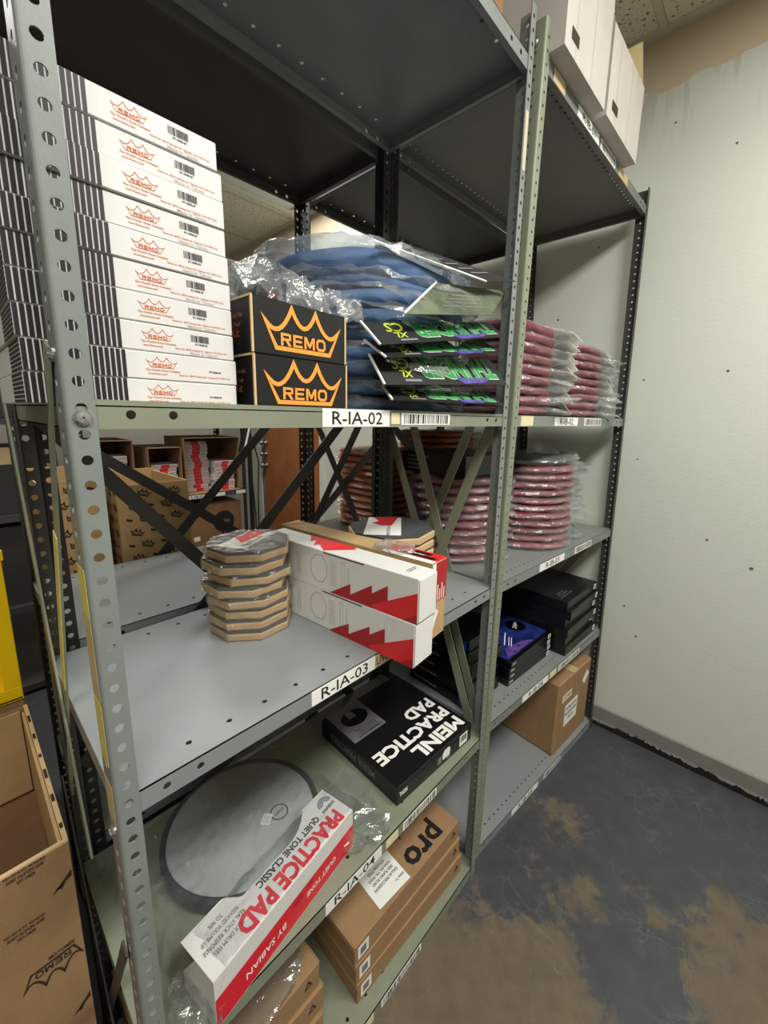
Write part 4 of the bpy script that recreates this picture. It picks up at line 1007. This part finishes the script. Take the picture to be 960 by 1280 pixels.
# ------------------------------------------------------------------ shelf R-IB-04: black cartons
bx_w, bx_d = .335, .335
for i in range(4):
    t = thing('pad_box', 'thin black galaxy carton, %s of the low stack on R-IB-04' % ordn(i, 4), 'box', (1.402 + .004 * (i % 2), .213, .5352 + i * .0242), -.075 + .008 * i, 0 or 'galaxy cartons on shelf R-IB-04')
    put('body', boxm(bx_w, bx_d, .0238, 'black_gloss', .001), t)
    yF = -bx_d / 2 - .0006
    put('sticker', quads([(.135, .160, .003, .021)], 'paper'), t, (0, yF, 0), FRONT, 'white code sticker'); put('print', quads([(.141, .154, .007, .017)], 'ink_grey'), t, (0, yF - .0004, 0), FRONT)
    put('lettering', fit_text('Zildjian', .03, 'paper', .010, .01, .3), t, (-.145, yF, .012), FRONT)
    if i == 3:
        zt = .0244
        put('print', quads([(-.160, .160, -.150, .160)], 'galaxy'), t, (0, 0, zt), TOP, 'blue galaxy print')
        put('print', polym([(-.15, -.145), (.05, -.145), (.0, -.115), (-.10, -.10)], 'violet_print'), t, (0, 0, zt + .0003), TOP)
        put('print', polym([(.045 * math.cos(2 * PI * k / 24) + .098, .045 * math.sin(2 * PI * k / 24) - .035) for k in range(24)], 'black_gloss'), t, (0, 0, zt + .0004), TOP, 'round pad picture')
        put('lettering', fit_text('Zildjian', .06, 'paper', .022, .01, .3), t, (.098, -.035, zt + .0008), (0, 0, .5))
        put('print', quads([(-.11, -.01, -.04, -.036), (-.11, -.04, -.056, -.053), (-.11, -.04, -.066, -.063)], 'paper'), t, (0, 0, zt + .0006), (0, 0, .5))
for i in range(6):
    t = thing('pad_box', 'matt black carton, %s of the stack beside the wall on R-IB-04' % ordn(i, 6), 'box', (1.755 - .004 * (i % 3), .135 + .012 * (i % 2), .5352 + i * .0405), -.06 + .02 * ((i * 2) % 3), 'black cartons beside the wall')
    put('body', boxm(.335, .335, .0400, 'black_card', .0012), t)
    yF = -.335 / 2 - .0006
    put('sticker', quads([(.130, .158, .010, .034)], 'paper'), t, (0, yF, 0), FRONT, 'white code sticker'); put('print', quads([(.137, .151, .016, .028)], 'ink_grey'), t, (0, yF - .0004, 0), FRONT)
    put('lettering', fit_text('Zildjian', .045, 'ink_grey', .013), t, (-.12, yF, .018), FRONT); put('lettering', fit_text('PRACTICE PAD', .045, 'ink_grey', .005), t, (.07, yF, .022), FRONT)
    if i == 5:
        for k in range(3): put('lettering', fit_text('CONDITIONING PAD', .11 - .02 * k, 'ink_grey', .008), t, (-.09, -.13 + .014 * k, .0406), TOP)
for i in range(6):
    t = thing('pad_box', 'dark carton, %s of the stack behind the braces on R-IB-04' % ordn(i, 6), 'box', (1.112 + .004 * (i % 2), .225 + .008 * (i % 3), .5352 + i * .042), .03 * (i % 2) - .06, 'back left cartons on shelf R-IB-04')
    put('body', boxm(.196, .27, .0412, 'black_gloss', .001), t)
    put('lettering', fit_text('Reflexx conditioning pad', .11, 'paper', .006), t, (-.0986, .06, .020), LEFT)
    put('print', quads([(.095, .125, .004, .038)], 'blue_print'), t, (-.0985, 0, 0), LEFT, 'blue print panel')

# ------------------------------------------------------------------ shelf R-IB-05: brown carton
t = thing('carton', 'square brown shipping carton with white labels on the bottom shelf by the wall', 'carton', (1.765, .15, .0340), -.09)
w, d, h = .335, .36, .355
put('body', boxm(w, d, h, 'kraft', .006), t)
yF = -d / 2 - .0008
put('shipping_label', quads([(-.085, .045, .105, .215)], 'paper'), t, (0, yF, 0), FRONT, 'white address label')
for k, s in enumerate(('DISTRIBUTOR USA', 'PERCUSSION GROUP', 'PADS 14')): put('lettering', fit_text(s, .0072 * len(s), 'ink', .014, .015), t, (-.02, yF - .0005, .190 - .026 * k), FRONT)
put('sticker', quads([(-.125, -.03, .245, .283)], 'paper_cream'), t, (0, yF, 0), FRONT); put('lettering', fit_text('CG7 407', .07, 'ink', .016), t, (-.078, yF - .0005, .264), FRONT)
put('sticker', quads([(-.03, .03, -.02, .02)], 'paper'), t, (.115, yF, .275), (PI / 2, -.75, 0)); 
put('tape', quads([(-.025, .025, -.18, .18)], 'tape_tan'), t, (0, 0, h + .0006), TOP)

# ------------------------------------------------------------------ cartons on top of the shelving
def bin_carton(label, x0, x1, y0, y1, z0, zf, zs, m='white_carton'):
    cx, cy = (x0 + x1) / 2, (y0 + y1) / 2; w, d = x1 - x0, y1 - y0
    t = thing('open_carton', label, 'carton', (cx, cy, z0), -.02, 'white cartons on the top shelf')
    hf, hs = zf - z0, zs - z0; T = .004
    MB().box(-w / 2, w / 2, -d / 2, d / 2, 0, T).obj('bottom', m, t)
    MB().box(-w / 2, w / 2, -d / 2, -d / 2 + T, T, hf).obj('front_wall', m, t)
    MB().box(-w / 2, w / 2, d / 2 - T, d / 2, T, hs).obj('back_wall', m, t)
    for sx in (-1, 1):
        P = [(-d / 2 + T, T), (d / 2 - T, T), (d / 2 - T, hs), (-d / 2 + .02, hs), (-d / 2 + T, hf)]
        xa, xb = (-w / 2, -w / 2 + T) if sx < 0 else (w / 2 - T, w / 2)
        n = 5
        MB().add([(xa, y, z) for y, z in P] + [(xb, y, z) for y, z in P], [tuple(range(n - 1, -1, -1)), tuple(range(n, 2 * n))] + [(i, (i + 1) % n, n + (i + 1) % n, n + i) for i in range(n)]).obj('side_wall', m, t)
        xi = xb + .0005 if sx < 0 else xa - .0005
        P2 = [(-d / 2 + T + .001, .01), (d / 2 - T, .01), (d / 2 - T, hs - .001), (-d / 2 + .021, hs - .001), (-d / 2 + T + .001, hf)]
        MB().add([(xi, y, z) for y, z in P2], [tuple(range(5))]).obj('lining', 'carton_inside', t, label='pale yellow carton inside')
    MB().box(-w / 2 + T, w / 2 - T, -d / 2 + T, d / 2 - T, T, hf * .7).obj('inner_load', 'carton_inside', t)
    yF = -d / 2 - .0006
    put('seam', quads([(w * .10, w * .105, .0, hf), (-w * .28, -w * .275, 0, hf)], 'ink_faint'), t, (0, yF, 0), FRONT)
    put('print', quads([(-w * .38, -w * .22, .03, .055)], 'kraft_ink'), t, (0, yF - .0003, 0), FRONT)
    return t
bin_carton('tall white open-front carton on the top shelf above label R-IB-01, next to the post', .992, 1.272, -.060, .30, 2.3665, 2.66, 2.95)
bin_carton('white open-front carton on the top shelf, the one nearer the right wall', 1.292, 1.600, -.066, .30, 2.3665, 2.585, 2.72)
t = thing('carton', 'small brown carton at the front edge of the top shelf above the near unit', 'carton', (.745, .15, 2.3455), 0)
put('body', boxm(.16, .28, .22, 'kraft_dark', .003), t); put('print', quads([(-.06 + .02 * k, -.05 + .02 * k, .02, .2) for k in range(5)], 'kraft_ink'), t, (0, -.1407, 0), FRONT)

# ------------------------------------------------------------------ left: open carton and yellow bin
t = thing('open_carton', 'large open brown carton with upside-down crown logos, beside the near post', 'carton', (-.300, .425, 0))
w, d, h, T = .536, .45, .845, .006
MB().box(-w / 2, w / 2, -d / 2, -d / 2 + T, 0, h).obj('front_wall', 'kraft', t); MB().box(-w / 2, w / 2, d / 2 - T, d / 2, 0, h).obj('back_wall', 'kraft', t)
MB().box(-w / 2, -w / 2 + T, -d / 2 + T, d / 2 - T, 0, h).obj('side_wall', 'kraft', t); MB().box(w / 2 - T, w / 2, -d / 2 + T, d / 2 - T, 0, h).obj('side_wall', 'kraft', t)
MB().box(-w / 2 + T, w / 2 - T, -d / 2 + T, d / 2 - T, .0, T).obj('bottom', 'kraft', t)
MB().box(-w / 2 + .004, w / 2 - .014, d / 2 - T - .010, d / 2 - T - .001, h - .21, h - .004).obj('flap', 'kraft_light', t, label='flap folded down inside')
MB().box(w / 2 - T - .006, w / 2 - T - .001, -d / 2 + .01, d / 2 - .02, h - .20, h - .004).obj('flap', 'kraft_light', t, label='flap folded down inside')
rnd = random.Random(5)
for s in (0, 1):
    e = MB()
    if s == 0: e.box(-w / 2, w / 2, -d / 2 - .0004, -d / 2 + T + .0004, h - .002, h + .0015)
    else: e.box(w / 2 - T - .0004, w / 2 + .0004, -d / 2 + T, d / 2, h - .002, h + .0015)
    e.obj('cut_edge', 'kraft_edge', t)
for k in range(6): put('print', quads([(-.0025, .002, 0, .012 + .008 * (k % 3))], 'kraft_ink'), t, (w / 2 - T / 2, -d / 2 + .03 + k * .068, h + .0022), TOP)
yF = -d / 2 - .0007
IT = .25
def remo_print(x, z):
    put('crown_logo', crown_mesh(.074, .036, .0036, 'kraft_ink'), t, (x, yF, z), (PI / 2, PI, 0), 'dark upside-down crown logo')
    put('lettering', fit_text('REMO.COM', .034, 'kraft_ink', .007, .02, IT), t, (x + .012, yF, z + .026), (PI / 2, PI, 0))
def remo_addr(x, z):
    for k, s in enumerate(('REMO USA', '28101 INDUSTRY DRIVE', 'VALENCIA, CA 91355 USA')):
        put('lettering', fit_text(s, .0019 * len(s) + .006, 'kraft_ink', .0058, .02, IT), t, (x, yF, z + .0085 * k), (PI / 2, PI, 0))
remo_print(.228, .628); remo_addr(.205, .725); remo_addr(.215, .824); remo_print(.06, .74); remo_print(.05, .50); remo_addr(.12, .55); remo_addr(.0, .62)
for zc in (.775, .515): put('print', polym([(-.016, -.012), (.010, .016), (.010, .004), (.002, .0), (-.004, -.010), (-.010, -.004)], 'kraft_ink'), t, (.256, yF, zc), FRONT, 'corner of a crown logo wrapping the edge')
put('crown_logo', crown_mesh(.10, .046, .005, 'kraft_ink'), t, (.14, d / 2 - T - .0112, h - .09), (PI / 2, PI, 0), 'dark crown logo')
t = thing('carton', 'closed brown carton under the yellow bin, behind the open carton', 'carton', (-.300, .905, 0))
put('body', boxm(.536, .44, .846, 'kraft', .003), t)
# yellow storage bin: upright walls with raised borders, open on top
t = thing('storage_bin', 'bright yellow plastic storage bin at the left edge, behind the open carton', 'storage bin', (-.178, .83, .8468), .0)
w, d, h, T = .290, .30, .36, .005
MB().box(-w / 2, w / 2, -d / 2, d / 2, 0, .006).obj('bottom', 'yellow_plastic', t)
MB().box(-w / 2, w / 2, -d / 2 + .012, -d / 2 + .017, .006, h).obj('front_wall', 'yellow_plastic', t)
MB().box(-w / 2, w / 2, d / 2 - T, d / 2, .006, h).obj('back_wall', 'yellow_plastic', t)
for sx in (-1, 1): MB().box(min(sx * w / 2, sx * (w / 2 - T)), max(sx * w / 2, sx * (w / 2 - T)), -d / 2 + .004, d / 2 - T, .006, h).obj('side_wall', 'yellow_plastic', t)
for (xa, xb, za, zb_) in ((-w / 2, -w / 2 + .032, .034, h - .02), (w / 2 - .030, w / 2, .034, h - .02), (-w / 2, w / 2, .0, .034), (-w / 2 - .004, w / 2 + .004, h - .02, h + .004)):
    MB().box(xa, xb, -d / 2, -d / 2 + .0118, za, zb_).obj('front_border', 'yellow_plastic', t, bevel=.002)

# ------------------------------------------------------------------ background beyond the rear row
def print_carton(label, x0, x1, y0, y1, h, group):
    t = thing('open_carton', label, 'carton', ((x0 + x1) / 2, (y0 + y1) / 2, 0), .0, group)
    w, d, T = x1 - x0, y1 - y0, .005
    MB().box(-w / 2, w / 2, -d / 2, -d / 2 + T, 0, h).obj('front_wall', 'kraft_light', t); MB().box(-w / 2, w / 2, d / 2 - T, d / 2, 0, h + .01).obj('back_wall', 'kraft_light', t)
    MB().box(-w / 2, -w / 2 + T, -d / 2 + T, d / 2 - T, 0, h).obj('side_wall', 'kraft_light', t); MB().box(w / 2 - T, w / 2, -d / 2 + T, d / 2 - T, 0, h).obj('side_wall', 'kraft_light', t)
    MB().box(-w / 2 + T, w / 2 - T, -d / 2 + T, d / 2 - T, 0, h - .18).obj('inner_load', 'kraft_dark', t)
    cm = crown_mesh(.040, .020, .004, 'kraft_ink'); dm = quads([(-.009, .009, -.004, .004)], 'kraft_ink')
    for i in range(8):
        for j in range(9):
            z = h - .03 - j * .045; x = -w / 2 + .03 + i * .05 + (.02 if j % 2 else 0)
            if x < w / 2 - .02: put('print', cm if (i + j) % 2 else dm, t, (x, -d / 2 - .0008, z), (PI / 2, .3, 0))
            y = -d / 2 + .03 + i * .05
            if y < d / 2 - .02: put('print', cm if (i + j) % 2 else dm, t, (-w / 2 - .0008, y, z), (PI / 2, .3, -PI / 2))
    return t
print_carton('tall tan carton printed with crown logos behind the empty rear shelf, at its right', .275, .500, 1.02, 1.38, 1.275, 'printed cartons behind the rear shelf')
print_carton('tall tan carton printed with crown logos behind the empty rear shelf, at its left', .085, .252, 1.06, 1.40, 1.30, 'printed cartons behind the rear shelf')
# far shelving with open cartons of red and white packets
uf = rear_unit('dark steel shelving across the rear aisle holding open cartons of red and white packets', .40, 2.20, .95, .42, [.05, .50, .985, 1.47, 2.3], ['steel_dark'] * 5, 'steel_black_shade')
ug = rear_unit('dark steel shelving across the rear aisle, further left than the packet cartons', -.62, 2.22, .93, .42, [.05, .50, .985, 1.47, 2.3], ['steel_dark'] * 5, 'steel_black_shade')
for k, (xa, xb, za, hh_) in enumerate(((-.55, -.10, .9852, .40), (-.06, .27, .9852, .34), (-.5, .22, .5002, .42), (-.55, .25, 1.4702, .45))):
    tt = thing('carton', ('dark carton on the far left shelving, %s' % ('left on its middle shelf', 'right on its middle shelf', 'on its second shelf', 'on its upper shelf')[k]), 'carton', ((xa + xb) / 2, 2.44, za), 0, 'cartons on the far left shelving'); put('body', boxm(xb - xa, .34, hh_, 'far_dark', .003), tt)
    put('tape', quads([(-.03, .03, 0, hh_ * .25)], 'tape_tan'), tt, (0, -.1706, hh_ * .75), FRONT)
st = put('sticker', quads([(-.05, .05, -.012, .012)], 'paper'), uf, (.60, -.0005, .969), FRONT, 'white shelf label'); put('lettering', fit_text('R-PB-03', .08, 'ink', None, .01), uf, (.60, -.0012, .969), FRONT)
put('sticker', quads([(-.05, .05, -.012, .012), (.13, .20, -.012, .012)], 'paper'), uf, (.74, -.0005, .969), FRONT)
def packet_carton(label, x0, x1, y0, y1, z0, h, rows, seed):
    t = thing('open_carton', label, 'carton', ((x0 + x1) / 2, (y0 + y1) / 2, z0), 0, 'open packet cartons on the far shelf')
    w, d, T = x1 - x0, y1 - y0, .004
    MB().box(-w / 2, w / 2, d / 2 - T, d / 2, 0, h).obj('back_wall', 'kraft_dark', t)
    for sx in (-1, 1): MB().box(sx * w / 2 - (T if sx > 0 else 0), sx * w / 2 + (T if sx < 0 else 0), -d / 2, d / 2 - T, 0, h).obj('side_wall', 'kraft', t)
    MB().box(-w / 2, w / 2, -d / 2, d / 2, -.0002, .003).obj('bottom', 'kraft', t); MB().box(-w / 2, w / 2, -d / 2, d / 2, h, h + .004).obj('top', 'kraft', t)
    return t
def packets(x0, x1, y0, z0, n, hh, where, red=True, seed=1):
    rnd = random.Random(seed); w = x1 - x0
    bodies = boxm(w, .16, hh * .93, 'white_card', .001)
    rp = quads([(-w * .16, w * .18, .0008, hh * .9)], 'red_print'); ln = quads([(-w * .45, -w * .22, hh * .35, hh * .5), (w * .24, w * .45, hh * .35, hh * .5)], 'red_print')
    for i in range(n):
        t = thing('packet', 'white%s packet, %s in %s' % (' and red' if red else '', ordn(i, n), where), 'packet', ((x0 + x1) / 2 + rnd.uniform(-.008, .008), y0 + .08, z0 + i * hh), rnd.uniform(-.04, .04), where)
        put('body', bodies, t)
        if red: put('print', rp, t, (0, -.0806, 0), FRONT)
        put('print', ln, t, (0, -.0808, 0), FRONT)
zf = .9852
packet_carton('open brown carton packed with red and white packets, the right one on the far shelf', .945, 1.315, 2.21, 2.55, zf, .365, 0, 1)
packets(.975, 1.13, 2.30, zf + .0035, 15, .0225, 'the tall pile, right far carton', True, 2)
packets(1.145, 1.285, 2.24, zf + .0035, 9, .0225, 'the low pile, right far carton', True, 3)
packet_carton('open brown carton with packets, the middle one on the far shelf', .735, .925, 2.21, 2.55, zf, .31, 0, 1)
packets(.75, .905, 2.24, zf + .0035, 9, .0225, 'the pile, middle far carton', True, 4)
packet_carton('open brown carton with packets, the left one on the far shelf', .45, .66, 2.21, 2.55, zf, .36, 0, 1)
packets(.47, .63, 2.24, zf + .0035, 12, .0225, 'the pile, left far carton', False, 5)
t = thing('carton', 'dark brown carton with a black emblem under the far shelf', 'carton', (1.06, 2.39, .5008), 0); put('body', boxm(.50, .34, .40, 'kraft_dark', .003), t)
MB().lathe([(.002, 0), (.075, 0), (.075, .001), (.002, .001)], 28).obj('emblem', 'black_print', t, loc=(.12, -.1705, .27), rot=FRONT); MB().box(.10, .115, -.172, -.1703, .02, .24).box(.125, .14, -.172, -.1703, .02, .24).obj('emblem_leg', 'black_print', t)
put('lettering', fit_text('MAPEX', .09, 'ink_grey', .02, .02), t, (.12, -.1722, .27), FRONT); put('sticker', quads([(-.09, -.05, .16, .19), (-.10, -.06, .03, .07)], 'paper'), t, (0, -.1708, 0), FRONT)
t = thing('wall_arm', 'black tilted arm with hanging cables beside the far shelf', 'bracket', (1.36, 2.16, 0))
MB().bar((-.01, 0, 1.44), (-.075, -.03, 1.25), .035, .02, (0, 1, 0)).obj('arm', 'cable', t); MB().bar((.0, -.02, 1.42), (-.065, -.05, 1.25), .012, .004, (0, 1, 0)).obj('white_strip', 'paper', t)
MB().box(.012, .032, .02, .05, 0, 1.5).obj('upright', 'steel_black_shade', t)
MB().tube([(.0, -.01, 1.40), (.03, -.02, 1.30), (.06, -.02, 1.18), (.045, -.02, .9), (.04, -.01, .5)], .005).obj('cable', 'cable', t); MB().tube([(-.02, 0, 1.30), (.0, -.02, 1.1), (.02, -.02, .8), (.02, -.02, .4)], .005).obj('cable', 'cable', t)

# ------------------------------------------------------------------ printing belongs to the surface that carries it
PRINTS = ('print', 'lettering', 'seam')
def base_name(o): return o.name.split('.')[0]
for root in [o for o in COL.objects if o.type == 'EMPTY' and o.parent is None]:
    kids = list(root.children)
    host = {}
    for ch in kids: host.setdefault(base_name(ch), ch)
    if len([k_ for k_ in kids if base_name(k_) not in PRINTS]) < 2: continue      # a plain body keeps its printing as parts
    for ch in kids:
        if base_name(ch) not in PRINTS: continue
        h_ = None
        if 'body' in host: h_ = host['body']
        elif base_name(root) == 'mesh_pad': h_ = host['box_sleeve'] if (ch.location.z > .05 or ch.location.y < -.2) else host['mesh_head']
        elif base_name(root) == 'practice_pad': h_ = host['rubber_top']
        elif 'front_wall' in host and abs(ch.rotation_euler.x) > 1 and abs(ch.rotation_euler.z) < .1 and ch.location.y < 0: h_ = host['front_wall']
        elif 'front_wall' in host: h_ = host.get('side_wall')
        elif 'packet' in host: h_ = host['packet']
        if h_ and h_.location.length < 1e-6 and Vector(h_.rotation_euler).length < 1e-6: ch.parent = h_
